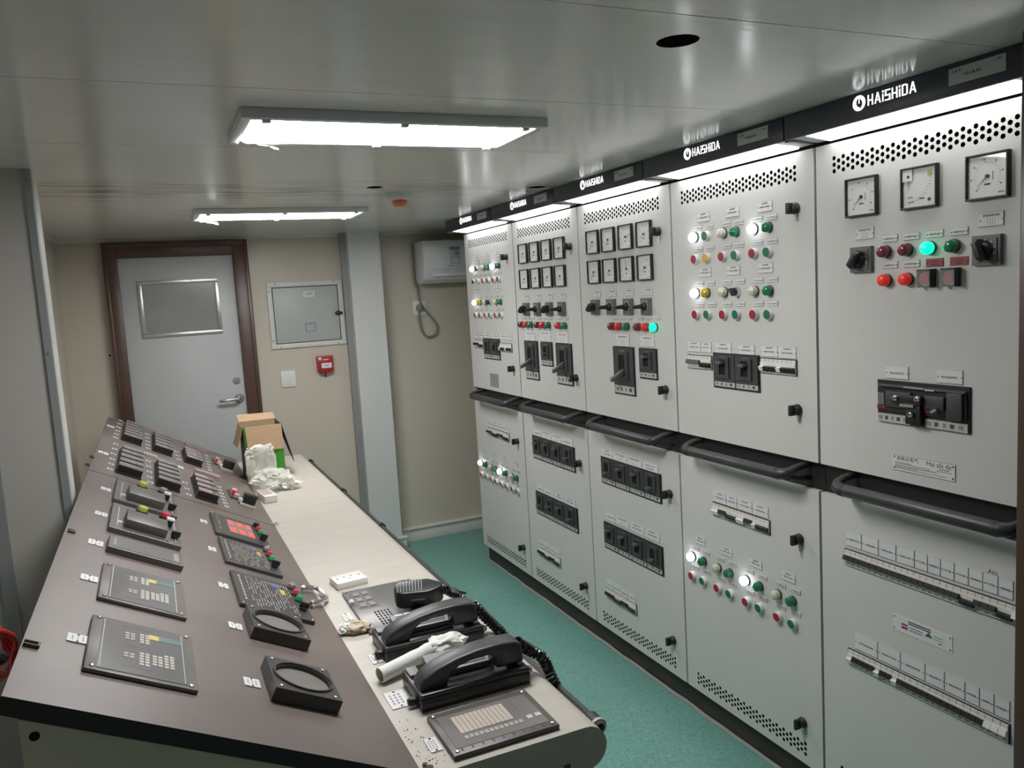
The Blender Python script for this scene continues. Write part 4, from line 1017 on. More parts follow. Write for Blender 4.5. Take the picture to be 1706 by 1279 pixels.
lab_at(c2, 'j', 675, 775, 460, 560, 'g'); lab_at(c2, 'j', 830, 945, 455, 565, 'g'); lab_at(c2, 'j', 1010, 1132, 470, 585, 'g')
rc = c2.quad('j', [(670, 563), (803, 572), (828, 975), (695, 955)]); c2.bezel(*rc); c2.breaker(*rc, .2, .3, .085)
rc = c2.quad('j', [(845, 578), (962, 585), (970, 828), (860, 812)]); c2.bezel(*rc); c2.breaker(*rc, .22, .3)
rc = c2.quad('j', [(1005, 590), (1165, 602), (1190, 1035), (1030, 1010)]); c2.bezel(*rc); c2.breaker(*rc, .2, .3, .085)
rc = c2.quad('l', [(660, 458), (1080, 590), (1088, 828), (670, 672)]); c2.breakers(rc, 4, (.8, .95, .95, .3), .17)
label_row(c2, 'l', [660, 740, 842, 948, 1062], 372, 505, 78, ' gg')
rc = c2.quad('l', [(693, 1020), (1112, 1210), ('n', 1112, 300), ('n', 680, 85)]); c2.breakers(rc, 4, (.1, .5, .9, .2), .17)
label_row(c2, 'l', [695, 768, 872, 975, 1092], 945, 1120, 70, '  BB')
c2.lock('l', 1145, 742)
a, b_, zb = label_row(c2, 'n', [690, 745, 800, 855, 912], 375, 490, 75, ' ')
c2.mcbs(a, b_ + .004, zb - .022, 'KKKkkKKkkk')
c2.lock('n', 1203, 870)

# ---- cabinet 1
c1.lock('h', 672, 818); c1.lock('j', 555, 857)
c1.labels('h', [(358, 820), (460, 805), (570, 790)], .062, .030, 'B')
c1.labels('h', [(330, 888), (375, 880), (430, 875), (478, 870), (540, 862), (592, 855)], .043, .014)
c1.buttons('h', [(322, 945), (367, 940), (430, 935), (475, 930), (538, 915), (592, 915)], 'WKwgWg')
c1.labels('h', [(335, 1015), (380, 1010), (435, 1005), (485, 1000), (545, 990), (598, 985)], .043, .014)
c1.buttons('h', [(333, 1080), (378, 1075), (435, 1072), (485, 1068), (545, 1062), (597, 1058)], 'KYRERE')
c1.labels('h', [(360, 1170), (465, 1160), (580, 1150)], .062, .030, 'B')
c1.labels('j', [(155, 90), (205, 90), (262, 88), (310, 88), (372, 85), (425, 85)], .043, .014)
c1.buttons('j', [(155, 150), (203, 150), (262, 150), (308, 150), (372, 147), (420, 148)], 'WywSwg')
c1.labels('j', [(160, 225), (210, 225), (268, 225), (318, 225), (380, 225), (430, 225)], .043, .014)
c1.buttons('j', [(162, 287), (210, 287), (268, 287), (316, 287), (378, 287), (430, 287)], 'RERERE')
for x0, x1, y0, y1 in ((142, 183, 462, 528), (185, 225, 465, 530), (235, 298, 470, 532), (320, 385, 475, 540), (402, 468, 475, 545), (470, 533, 480, 552)): lab_at(c1, 'j', x0, x1, y0, y1)
a = c1.px('j', 138, 590); b_ = c1.px('j', 228, 598); c1.mcbs(a[0], b_[0], a[1], 'KKKkkk')
rc = c1.quad('j', [(235, 537), (400, 548), (410, 760), (245, 740)]); c1.breakers(rc, 2, (.3, .9), .2)
a = c1.px('j', 408, 625); b_ = c1.px('j', 533, 640); c1.mcbs(a[0], b_[0], (a[1] + b_[1]) / 2, 'wkkkwkkk')
s0, s1, z0, z1 = c1.quad('j', [(297, 905), (385, 915), (392, 1058), (305, 1045)])
mb = MB(); w, h = s1 - s0, z1 - z0; fbox(mb, 0, w, 0, h, 0, .0015)
for k in range(7): fbox(mb, w * .12, w * (.88 if k % 3 else .6), h * (.12 + .11 * k), h * (.12 + .11 * k) + .002, .0015, .0018, 1)
mb.build('rating_plate', ['plate_grey', 'ink_grey'], c1.e, c1.at(s0, z0))
a, b_, zb = label_row(c1, 'l', [195, 245, 300, 355, 412], 298, 355, 72, 'B')
c1.mcbs(a, b_, zb - .024, 'KKkkKKkk')
c1.lock('l', 510, 518)
c1.labels('l', [(168, 618), (265, 652), (370, 692), (485, 740)], .056, .028, 'B')
c1.labels('l', [(155, 672), (195, 690), (250, 712), (295, 730), (350, 755), (395, 775), (462, 802), (510, 825)], .040, .014)
c1.buttons('l', [(145, 733), (190, 752), (245, 770), (290, 795), (343, 825), (393, 845), (457, 870), (505, 895)], 'WgwgWgwg')
c1.labels('l', [(150, 795), (195, 812), (250, 838), (295, 858), (348, 882), (398, 905), (460, 935), (512, 958)], .040, .014)
c1.buttons('l', [(155, 858), (205, 877), (257, 903), (303, 922), (355, 945), (408, 970), (467, 1000), (518, 1025)], 'RERERERE')
c1.lock('n', 540, 460)

# ================================================================== control console
YN, YS, YE = 1.245, 2.996, 4.50
con = thing('control_console', 'long control console with sloping brown panel and pale worktop', 'console', (.21, 2.85, 0)); co = -con.location
mb = MB(); mb.prism([(-.222, 0), (.648, 0), (.648, .69), (.335, .72), (-.222, 1.005)], lambda x, z, h: (x, h, z), YN + .012, 4.40); mb.build('body', ['console_body'], con, co, smooth=False)
mb = MB(); mb.box2((.322, YN - .0115, 0), (.650, 4.384, .735)); mb.build('front_cabinet', ['desk'], con, co)
def slab(y0, y1):
    mb = MB(); s = PLEN; t = -.026; a = -.006
    c = [(-a, y0), (-s, y0), (-s, y1), (-a, y1)]
    top = [(p[0], p[1], 0) for p in c]; bot = [(p[0], p[1], t) for p in c]
    mb._add(top, [(0, 1, 2, 3)], 0); o = len(mb.v)
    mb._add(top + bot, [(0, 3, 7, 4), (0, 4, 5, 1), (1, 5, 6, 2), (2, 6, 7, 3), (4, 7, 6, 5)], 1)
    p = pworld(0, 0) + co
    return mb.build('instrument_panel', ['panel', 'panel_edge_shade'], con, p, (0, THETA, 0), smooth=False)
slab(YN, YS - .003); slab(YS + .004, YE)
r = .042
prof = [(.318, .735), (.318, .75)] + [(.656 + r * math.sin(math.radians(a)), .708 + r * math.cos(math.radians(a))) for a in range(0, 181, 15)] + [(.64, .666), (.64, .735)]
mb = MB(); mb.prism(prof, lambda x, z, h: (x, h, z), YN - .012, 4.385); mb.build('worktop', ['desk'], con, co, angle=30)
# holes and slot in the near end
for x, z, rr in ((-.205, .975, .007), ):
    mb = MB(); mb.lathe((x, YN + .012, z), (0, -1, 0), [(rr, 0), (rr, .0006)], 12); mb.build('bolt_hole', ['void'], con, co)
mb = MB(); mb.box((.613, YN - .0124, .672), (.014, .001, .036)); mb.build('vent_slot', ['grit'], con, co, bevel=.0003)
# grab rail along the worktop front
mb = MB(); mb.tube([(.716, 1.31, .705), (.716, 4.36, .705)], .0105, 10); rl = mb.build('grab_rail', ['rail'], con, co)
for y in (1.31, 2.1, 2.9, 3.55, 4.34):
    mb = MB(); mb.tube([(.655, y, .69), (.70, y, .70), (.716, y, .705)], .009, 8); mb.lathe((.716, y - .012, .705), (0, 1, 0), [(.0165, 0), (.0165, .026)], 14); mb.build('rail_bracket', ['rubber'], rl)
mb = MB(); mb.box((.69, 1.345, .70), (.035, .05, .028)); mb.lathe((.716, 1.30, .705), (0, -1, 0), [(.0165, 0), (.018, .008), (.012, .014)], 14, 1); mb.build('rail_end', ['desk', 'black'], rl, bevel=.003)

def P(mb_, name, u, y, mats, h=0.0, bevel=0, parent=None, smooth=True, seg=1):
    return mb_.build(name, mats, con, pworld(u, y, h) + co, (0, THETA, 0), bevel=bevel, smooth=smooth, seg=seg)
def prect(z, pts, hh=0.0):
    q = [PNL(z, *p) if not isinstance(p[0], str) else PNL(*p) for p in pts]
    return (q[0][0] + q[3][0]) / 2, (q[1][0] + q[2][0]) / 2, (q[2][1] + q[3][1]) / 2, (q[0][1] + q[1][1]) / 2     # u high, u low, y near, y far
def screw4(par, w, l, ins, h, r=.0045, m='chrome'):
    for sx in (-1, 1):
        for sy in (-1, 1):
            mb = MB(); mb.lathe((sx * (w / 2 - ins), sy * (l / 2 - ins), h), (0, 0, 1), [(r, 0), (r * .9, .002), (r * .4, .003)], 10); mb.build('screw', [m], par)
def plabel(z, x, y, w=.028, l=.036):
    u, yy = PNL(z, x, y)
    def mk():
        mb = MB(); mb.box((0, 0, .001), (w, l, .002)); mb.box((0, 0, .0021), (.0008, l * .8, .0003), 1)
        for s in (-1, 1): mb.lathe((0, s * l * .42, .002), (0, 0, 1), [(.0022, 0), (.0016, .001)], 8, 1)
        for k in range(2): mb.box((w * (-.25 + .5 * k), 0, .0021), (w * .05, l * .5, .0003), 2)
        return mb.mesh('name_label', ['label', 'ink', 'ink_grey'], smooth=False)
    inst(cached(('pl', w, l), mk), 'name_label', con, pworld(u, yy) + co, (0, THETA, 0))
# the two film-keypad panels nearest the viewer
def keypad(pts):
    u1, u0, y0, y1 = prect('p', pts); w, l = u1 - u0, y1 - y0
    mb = MB(); mb.box((0, 0, .004), (w, l, .008)); pn = P(mb, 'keypad_panel', (u0 + u1) / 2, (y0 + y1) / 2, ['instrument_rim'], bevel=.003, seg=2)
    screw4(pn, w, l, .012, .008)
    mb = MB(); wi, li = w * .80, l * .92; mb.box((0, 0, .0083), (wi, li, .0012)); e = .0012
    mb.box((-wi / 2 + .004, 0, .009), (e, li * .96, .0003), 1); mb.box((wi / 2 - .004, 0, .009), (e, li * .96, .0003), 1)
    fl = mb.build('film_overlay', ['screen_film', 'print_white'], pn, smooth=False)
    kx = lambda f: (f - .5) * w
    ky = lambda f: (.5 - f) * l
    for gx, gy, n in ((.37, .30, 3), (.51, .30, 4), (.37, .66, 2), (.51, .68, 5), (.63, .66, 4), (.74, .64, 5)):
        mb = MB()
        for k in range(n):
            for s in (-1, 1): mb.box((kx(gx) + s * .0048, ky(gy) + (k - (n - 1) / 2) * -.0115, .0092), (.0072, .0085, .0008))
        mb.build('key_group', ['key_pale' if gx > .4 else 'key_pink'], fl)
    mb = MB(); mb.box((kx(.60), ky(.235), .0092), (.017, .022, .0008)); mb.build('yellow_key', ['key_yellow'], fl)
    mb = MB(); mb.box((kx(.755), ky(.225), .0091), (.042, .024, .0006)); mb.build('display_window', ['lcd'], fl)
    for yy in (.12, .48, .85):
        mb = MB(); mb.box((kx(.44), ky(yy), .0091), (.05, .0012, .0003)); mb.build('printed_line', ['ink_grey'], fl)
keypad([(148, 1028), (318, 1067), (328, 1160), (140, 1117)])
keypad([(170, 941), (303, 976), (310, 1037), (161, 998)])
plabel('D', 612, 685, .034, .036); plabel('D', 703, 207, .034, .036)
# two round-hole frames
for pts in ([(404, 1022), (490, 1043), (516, 1089), (414, 1065)], [(433, 1107), (538, 1140), (566, 1192), (447, 1168)]):
    u1, u0, y0, y1 = prect('p', pts); w, l, hh, rr = .128, .146, .026, .054
    uc, yc = (u0 + u1) / 2, (y0 + y1) / 2
    mb = MB(); fl_ = lambda x, y, h: (x, y, h)
    holed_cell(mb, fl_, -w / 2, w / 2, -l / 2, l / 2, 0, 0, rr, 32, .0005, hh, 0, 0)
    for a, b_ in (((-w / 2, -l / 2), (w / 2, -l / 2)), ((w / 2, -l / 2), (w / 2, l / 2)), ((w / 2, l / 2), (-w / 2, l / 2)), ((-w / 2, l / 2), (-w / 2, -l / 2))):
        mb.quad([(a[0], a[1], .0005), (b_[0], b_[1], .0005), (b_[0], b_[1], hh), (a[0], a[1], hh)])
    fr = P(mb, 'meter_frame', uc, yc, ['instrument'], smooth=False)
    mb = MB(); ring = []
    n = 36
    vs = []
    for rad, z in ((rr, hh - .004), (rr + .002, hh + .0035), (rr + .0055, hh + .0035), (rr + .0065, hh - .001)):
        for k in range(n): vs.append((rad * math.cos(2 * math.pi * k / n), rad * math.sin(2 * math.pi * k / n), z))
    mb._add(vs, [(i * n + k, i * n + (k + 1) % n, (i + 1) * n + (k + 1) % n, (i + 1) * n + k) for i in range(3) for k in range(n)], 0); mb.build('rim', ['instrument'], fr)
    mb = MB(); mb.lathe((0, 0, .001), (0, 0, 1), [(rr - .001, 0), (rr - .001, hh - .008)], 32); mb.build('dust_face', ['instrument_dust'], fr)
    screw4(fr, w, l, .012, hh, .0042)
plabel('E', 287, 573, .03, .036); plabel('E', 397, 950, .03, .036)
# lettered panels with push buttons
def knob(par, x, y, h, m, r=.0095, hh=.012):
    mb = MB(); mb.lathe((x, y, h), (0, 0, 1), [(r, 0), (r, .003)], 14, 1); mb.lathe((x, y, h + .003), (0, 0, 1), [(r * .92, 0), (r * .95, hh * .7), (r * .7, hh)], 14, 0); mb.build('push_button', [m, 'black'], par)
def hknob(par, x, y, h):
    mb = MB(); mb.lathe((x, y, h), (0, 0, 1), [(.010, 0), (.010, .008)], 14); mb.box((x, y, h + .013), (.024, .008, .014)); mb.build('selector_knob', ['black'], par, bevel=.001)
def lettered(pts, red=False):
    u1, u0, y0, y1 = prect('C', pts); w, l = u1 - u0, y1 - y0
    mb = MB(); mb.box((0, 0, .005), (w, l, .010)); pn = P(mb, 'alarm_panel' if red else 'control_panel', (u0 + u1) / 2, (y0 + y1) / 2, ['instrument'], bevel=.0012)
    kx = lambda f: (f - .5) * w
    ky = lambda f: (.5 - f) * l
    screw4(pn, w, l, .007, .010, .003)
    rnd = random.Random(int(y0 * 100)); ti = .0102
    if red:
        mb = MB(); mb.box((kx(.52), ky(.48), .0105), (w * .48, l * .62, .001)); mb.build('display_window', ['led_cell'], pn)
        for a in range(3):
            for b_ in range(2):
                mb = MB(); mb.box((kx(.36 + .17 * a), ky(.30 + .36 * b_), .0113), (w * .10, l * .20, .0008)); c_ = mb.build('lit_digit', ['led_red'], pn)
        mb = MB()
        for k in range(3): mb.box((kx(.12), ky(.2 + .25 * k), ti), (w * .02, l * .16, .0003))
        mb.build('lettering', ['ink_grey'], pn)
    else:
        mb = MB()
        for k in range(16):
            f = .20 + .60 * k / 15
            y = .10
            while y < .88:
                q = rnd.uniform(.03, .12)
                if rnd.random() < .8: mb.box((kx(f), ky(y + q / 2), ti), (w * .012, l * q, .0004), 0)
                y += q + .03
        for k in range(9): mb.box((kx(.10), ky(.14 + .085 * k), ti), (w * .028, l * .06, .0004), 0)
        mb.build('lettering', ['print_dim'], pn, smooth=False)
        mb = MB(); mb.box((kx(.62), ky(.16), ti), (w * .09, l * .10, .0006)); mb.build('blue_mark', ['print_blue'], pn)
        mb = MB(); mb.box((kx(.70), ky(.33), ti), (w * .07, l * .14, .0008)); mb.build('yellow_mark', ['key_yellow'], pn)
    knob(pn, kx(.88), ky(.10), .010, 'knob_pink' if not red else 'black', .011); knob(pn, kx(.885), ky(.30), .010, 'knob_red', .009); knob(pn, kx(.89), ky(.48), .010, 'knob_green', .0095)
    hknob(pn, kx(.89), ky(.74), .010)
    return pn
lettered([(310, 630), (850, 770), (945, 1005), (370, 830)], True)
lettered([(400, 890), (945, 1025), (1082, 1290), (480, 1160)])
def E2C(x, y): px = PX('E', x, y); o_ = ZO['C']; return ((px[0] - o_[0]) * o_[2], (px[1] - o_[1]) * o_[2])
lettered([E2C(243, 222), E2C(705, 335), E2C(795, 570), E2C(315, 435)])
plabel('C', 250, 695, .022, .042); plabel('C', 340, 990, .022, .042); plabel('E', 207, 303, .024, .038)
# two governor-type control units and a blank strip
def unit(pts, box):
    u1, u0, y0, y1 = prect('B', pts); w, l = u1 - u0, y1 - y0; uc, yc = (u0 + u1) / 2, (y0 + y1) / 2
    mb = MB(); mb.box((0, 0, .007), (w, l, .014)); pn = P(mb, 'control_unit', uc, yc, ['instrument_grey'], bevel=.0015)
    mb = MB(); mb.box((-w * .40, 0, .0143), (.0018, l * .75, .0006)); mb.box((w * .42, 0, .0143), (.0018, l * .85, .0006)); mb.build('printed_line', ['print_white'], pn)
    for x, y in ((-.2, -.47), (.3, -.47)):
        mb = MB(); mb.lathe((w * x, l * y, .014), (0, 0, 1), [(.005, 0), (.004, .003)], 10); mb.build('screw', ['chrome'], pn)
    mb = MB(); mb.box((-w * .02, -l * .17, .014 + .011), (w * .58, l * .42, .022)); mb.build('cover_box', ['instrument_grey'], pn, bevel=.0015)
    mb = MB(); mb.lathe((-w * .08, l * .36, .014), (0, 0, 1), [(.017, 0), (.017, .008)], 16, 1); mb.lathe((-w * .08, l * .36, .022), (0, 0, 1), [(.0145, 0), (.0145, .010), (.011, .013)], 16); mb.build('push_button', ['knob_yellow', 'black'], pn)
    mb = MB(); mb.lathe((w * .27, l * .38, .014), (0, 0, 1), [(.016, 0), (.016, .008)], 16, 1); mb.lathe((w * .27, l * .38, .022), (0, 0, 1), [(.0135, 0), (.0135, .010), (.010, .013)], 16); mb.build('push_button', ['mod_pink' if box else 'knob_red', 'black'], pn)
    mb = MB(); mb.box((w * .32, l * .12, .014 + .010), (.020, .026, .02), 1); mb.box((w * .32, l * .12, .036), (.022, .028, .006)); mb.build('rocker', ['label', 'black'], pn, bevel=.001)
    hknob(pn, w * .40, -l * .28, .014)
    mb = MB(); mb.box((w * .40, -l * .10, .0143), (.012, .010, .0006)); mb.build('orange_mark', ['grit'], pn)
    mb = MB(); mb.box((-w * .36, -l * .22, .0143), (.012, .02, .0006)); mb.build('printed_mark', ['print_white'], pn)
unit([(465, 105), (1175, 300), (1240, 600), (425, 345)], True)
unit([(410, 395), (1215, 640), (1300, 985), (370, 700)], False)
u1, u0, y0, y1 = prect('B', [(370, 835), (1255, 1060), (1320, 1240), (340, 965)]); w, l = u1 - u0, y1 - y0
mb = MB(); mb.box((0, 0, .008), (w, l, .016)); pn = P(mb, 'blank_module', (u0 + u1) / 2, (y0 + y1) / 2, ['instrument_grey'], bevel=.0015)
mb = MB(); mb.box((0, 0, .0163), (w * .92, l * .8, .0006)); mb.box((w * .40, 0, .0167), (.012, l * .6, .0004), 1); mb.box((-w * .42, 0, .0167), (.004, l * .6, .0004), 1); mb.build('cover_film', ['instrument_face', 'mod_pink'], pn)
plabel('B', 348, 190, .030, .040); plabel('B', 288, 500, .032, .040); plabel('B', 220, 862, .034, .042)
# far section: blocks of rocker modules
def block(pts, n, hh=.022, pink=False):
    u1, u0, y0, y1 = prect('A', pts); w, l = u1 - u0, y1 - y0; p = l / n
    uc = (u0 + u1) / 2
    mb = MB(); mb.box((0, 0, .003), (w + .006, l + .006, .006)); fr = P(mb, 'switch_bank', uc, (y0 + y1) / 2, ['black'])  # black base and module sides paint the shadows between modules
    rnd = random.Random(int(w * 1e4))
    for k in range(n):
        mb = MB(); mb.box((0, 0, hh / 2), (w, p * .74, hh), 3); mb.box((0, 0, hh + .0006), (w * .96, p * .66, .0012), 0); mb.box((w * .30, 0, hh + .0016), (w * .24, p * .5, .0012), 1); mb.box((-w * .18, 0, hh + .0013), (w * .4, p * .12, .0006), 2)
        inst(cached(('swm', round(w, 4), round(p, 4), k % 3), lambda: mb.mesh('switch_module', ['mod_pink' if pink else 'module', ('instrument_face', 'lcd', 'module')[k % 3], 'ink_grey', 'black'], bevel=.0004, seg=1)), 'switch_module', fr, (0, -l / 2 + p * (k + .5), .006))
    return fr
block([(410, 225), (585, 290), (570, 445), (380, 385)], 6)
block([(690, 345), (860, 390), (885, 560), (700, 490)], 5)
block([(365, 480), (575, 560), (575, 790), (325, 715)], 5)
block([(715, 625), (920, 690), (965, 920), (730, 850)], 5)
block([(1000, 490), (1150, 555), (1190, 670), (1010, 600)], 4, pink=True)
block([(1100, 745), (1280, 860), (1355, 1045), (1110, 955)], 4, pink=True)
def strip_on(z, p0, p1, ww, m, hh=.010, name='label_strip'):
    a, b_ = PNL(z, *p0), PNL(z, *p1); L = abs(a[0] - b_[0]); n = max(3, int(L / .012))
    mb = MB(); mb.box((0, 0, hh / 2), (L, ww, hh))
    for k in range(n): mb.box((-L / 2 + L * (k + .5) / n, 0, hh + .0002), (L / n * .55, ww * .7, .0006), 1)
    P(mb, name, (a[0] + b_[0]) / 2, (a[1] + b_[1]) / 2, [m, 'ink_grey'], bevel=.0006)
strip_on('A', (475, 222), (710, 300), .030, 'mod_pink'); strip_on('A', (440, 470), (730, 575), .036, 'key_pale')
strip_on('A', (1020, 425), (1240, 505), .040, 'mod_pink', .016); strip_on('A', (1110, 700), (1370, 805), .040, 'key_pink', .018)
for i, (x0, y0, x1, y1, n) in enumerate(((370, 185, 320, 360, 6), (320, 425, 262, 680, 6), (640, 325, 650, 470, 5), (650, 600, 672, 815, 5), (935, 500, 962, 580, 3), (1025, 820, 1062, 940, 3), (1245, 545, 1275, 690, 6), (1370, 860, 1445, 1060, 7))):
    for k in range(n): plabel('A', x0 + (x1 - x0) * k / (n - 1), y0 + (y1 - y0) * k / (n - 1), .020 if i < 6 else .016, .020)
for x, y, w, l in ((270, 245, .034, .045), (195, 515, .036, .045), (980, 662, .022, .045), (775, 585, .03, .045), (760, 325, .02, .035)): plabel('A', x, y, w, l)
for (x, y), (bx, by) in zip(((1345, 615), (1512, 945)), ((1440, 685), (1650, 1045))):
    u, yy = PNL('A', x, y)
    mb = MB(); mb.box((0, 0, .003), (.045, .15, .006)); bk = P(mb, 'button_bank', u - .004, yy, ['instrument'])
    for k, m in enumerate(('knob_pink', 'label', 'b_red_bright', 'b_red_bright', 'b_red_bright', 'key_pale')):
        mb = MB(); mb.lathe((.0, .06 - .024 * k, .006), (0, 0, 1), [(.0115, 0), (.0115, .012), (.009, .015)], 14); mb.build('push_button', [m], bk)
    u, yy = PNL('A', bx, by)
    mb = MB(); mb.box((0, 0, .004), (.062, .07, .008)); bs = P(mb, 'relay_base', u, yy, ['key_pale'], bevel=.001)
    mb = MB(); mb.box((.002, .006, .026), (.050, .046, .036)); mb.build('relay_cover', ['black'], bs, bevel=.003)
    mb = MB(); mb.box((-.03, .0, .014), (.014, .03, .012)); mb.build('terminal', ['offwhite'], bs, bevel=.001)
# hinges, clips and the folding latch
def clip(z, x, y, w=.03, l=.02, m='steel'):
    u, yy = PNL(z, x, y); mb = MB(); t = .004
    mb.box((0, l / 2, .003), (w, t, .006)); mb.box((0, -l / 2, .003), (w, t, .006)); mb.box((w / 2, 0, .003), (t, l + t, .006)); P(mb, 'edge_clip', u, yy, [m], bevel=.0008)
clip('D', 240, 735, .022, .014, 'clip_metal'); clip('p', 118, 886, .016, .014, 'clip_metal'); clip('p', 145, 775, .014, .02, 'clip_metal'); clip('p', 152, 762, .014, .02, 'clip_metal')
uu, yy = PNL('E', 785, 365); a = pworld(*PNL('E', 740, 350), .004); b_ = pworld(*PNL('E', 830, 362), .006); c_ = pworld(*PNL('E', 890, 430), .008); d_ = pworld(*PNL('E', 800, 450), .004)
mb = MB(); mb.tube(smooth_path([a, a + Vector((0, 0, .012)), b_ + Vector((0, 0, .012)), c_ + Vector((0, 0, .008)), d_ + Vector((0, 0, .012)), d_], 5), .006, 8); mb.build('folding_latch', ['chrome'], con, co)
p0 = pworld(-.004, YS, .006); mb = MB(); mb.lathe(p0 + Vector((0, -.006, 0)), (0, 1, 0), [(.009, 0), (.009, .014)], 12); mb.build('hinge_pin', ['chrome'], con, co)
# plates engraved on the worktop
def dlabel(q, l_):
    x0, x1 = q[0], q[1]; y0, y1 = q[2], q[3]; w, l = x1 - x0, y1 - y0
    mb = MB(); mb.box((0, 0, .001), (w, l, .002)); 
    for s in (-1, 1): mb.lathe((0, s * l * .42, .002), (0, 0, 1), [(.0028, 0), (.002, .001)], 8, 1)
    for k in range(3):
        for q_ in range(4): mb.box((w * (-.28 + .22 * k), l * (-.24 + .16 * q_), .0021), (w * .1, l * .09, .0003), 2)
    mb.build('name_label', ['label', 'ink', 'ink_grey'], con, Vector(((x0 + x1) / 2, (y0 + y1) / 2, ZD)) + co, smooth=False)
for q in ((.375, .396, 1.966, 2.017), (.376, .400, 1.694, 1.745), (.359, .400, 1.478, 1.551), (.378, .400, 1.296, 1.344)): dlabel(q, 0)

# keypad set flush in the worktop
x0, x1, y0, y1 = .405, .612, 1.252, 1.405; w, l = x1 - x0, y1 - y0
mb = MB(); mb.box((0, 0, .005), (w, l, .010)); kp = mb.build('key_panel', ['instrument_grey'], con, Vector(((x0 + x1) / 2, (y0 + y1) / 2, ZD)) + co, bevel=.002); kp['label'] = 'brown key panel with a block of cream strips'
screw4(kp, w, l, .010, .010, .004, 'steel')
mb = MB(); mb.box((0, 0, .0103), (w * .88, l * .76, .0006)); kf = mb.build('cover_film', ['instrument_rim'], kp)
kx = lambda X: X - (x0 + x1) / 2
ky = lambda Y: Y - (y0 + y1) / 2
for k in range(12):
    mb = MB(); mb.box((kx(.441 + .106 * (k + .5) / 12), ky(1.343), .0109), (.0078, .062, .0006)); mb.build('cream_strip', ['key_cream'], kf)
for k in range(12):
    mb = MB(); mb.box((kx(.441 + .118 * (k + .5) / 12), ky(1.297), .0109), (.0068, .010, .0006)); mb.box((kx(.441 + .118 * (k + .5) / 12), ky(1.297), .0113), (.004, .0015, .0003), 1); mb.build('small_key', ['key_pale', 'ink_grey'], kf)
for k in range(2):
    mb = MB(); mb.box((kx(.575 + .017 * k), ky(1.303), .0109), (.011, .012, .0006)); mb.build('small_key', ['print_white'], kf)
mb = MB()
for k in range(9): mb.box((kx(.425 + .02 * k), ky(1.266), .0105), (.003, .010, .0004))
mb.build('printed_marks', ['ink'], kp)
mb = MB()
for k in range(3):
    mb.box((kx(.575), ky(1.372 - .014 * k), .0109), (.012, .0014, .0004)); mb.box((kx(.570), ky(1.367 - .014 * k), .0109), (.0012, .008, .0004)); mb.box((kx(.580), ky(1.366 - .014 * k), .0109), (.0012, .006, .0004))
mb.build('printed_letters', ['print_dim'], kf)
# talk-back panel with speaker slots
x0, x1, y0, y1 = .408, .604, 1.850, 2.158; w, l = x1 - x0, y1 - y0
mb = MB(); mb.box((0, 0, .004), (w, l, .008)); ip = mb.build('intercom_panel', ['instrument_face'], con, Vector(((x0 + x1) / 2, (y0 + y1) / 2, ZD)) + co, bevel=.002); ip['label'] = 'dark intercom panel with speaker slots'
screw4(ip, w, l, .010, .008, .004)
kx = lambda X: X - (x0 + x1) / 2
ky = lambda Y: Y - (y0 + y1) / 2
mb = MB()
for i in range(6):
    for j in range(5): mb.box((kx(.452 + .0085 * j), ky(1.884 + .0165 * i), .0082), (.0045, .0105, .0006))
mb.build('speaker_slots', ['void'], ip)
mb = MB(); mb.box((kx(.449), ky(2.073), .0082), (.052, .135, .0006)); mb.build('key_field', ['instrument_grey'], ip)
for i in range(3):
    for j in range(2):
        mb = MB(); mb.box((kx(.437 + .024 * j), ky(2.03 + .043 * i), .0092), (.017, .028, .0016)); mb.box((kx(.437 + .024 * j), ky(2.03 + .043 * i), .0101), (.010, .005, .0003), 1); mb.build('key', ['instrument_rim', 'print_dim'], ip)
mb = MB(); mb.box((kx(.57), ky(2.11), .0082), (.05, .07, .0006)); mb.build('blue_film', ['blue_film'], ip)
mb = MB(); mb.lathe((kx(.412), ky(2.055), .008), (0, 0, 1), [(.007, 0), (.008, .008), (.005, .012)], 12); mb.build('indicator_knob', ['label'], ip)

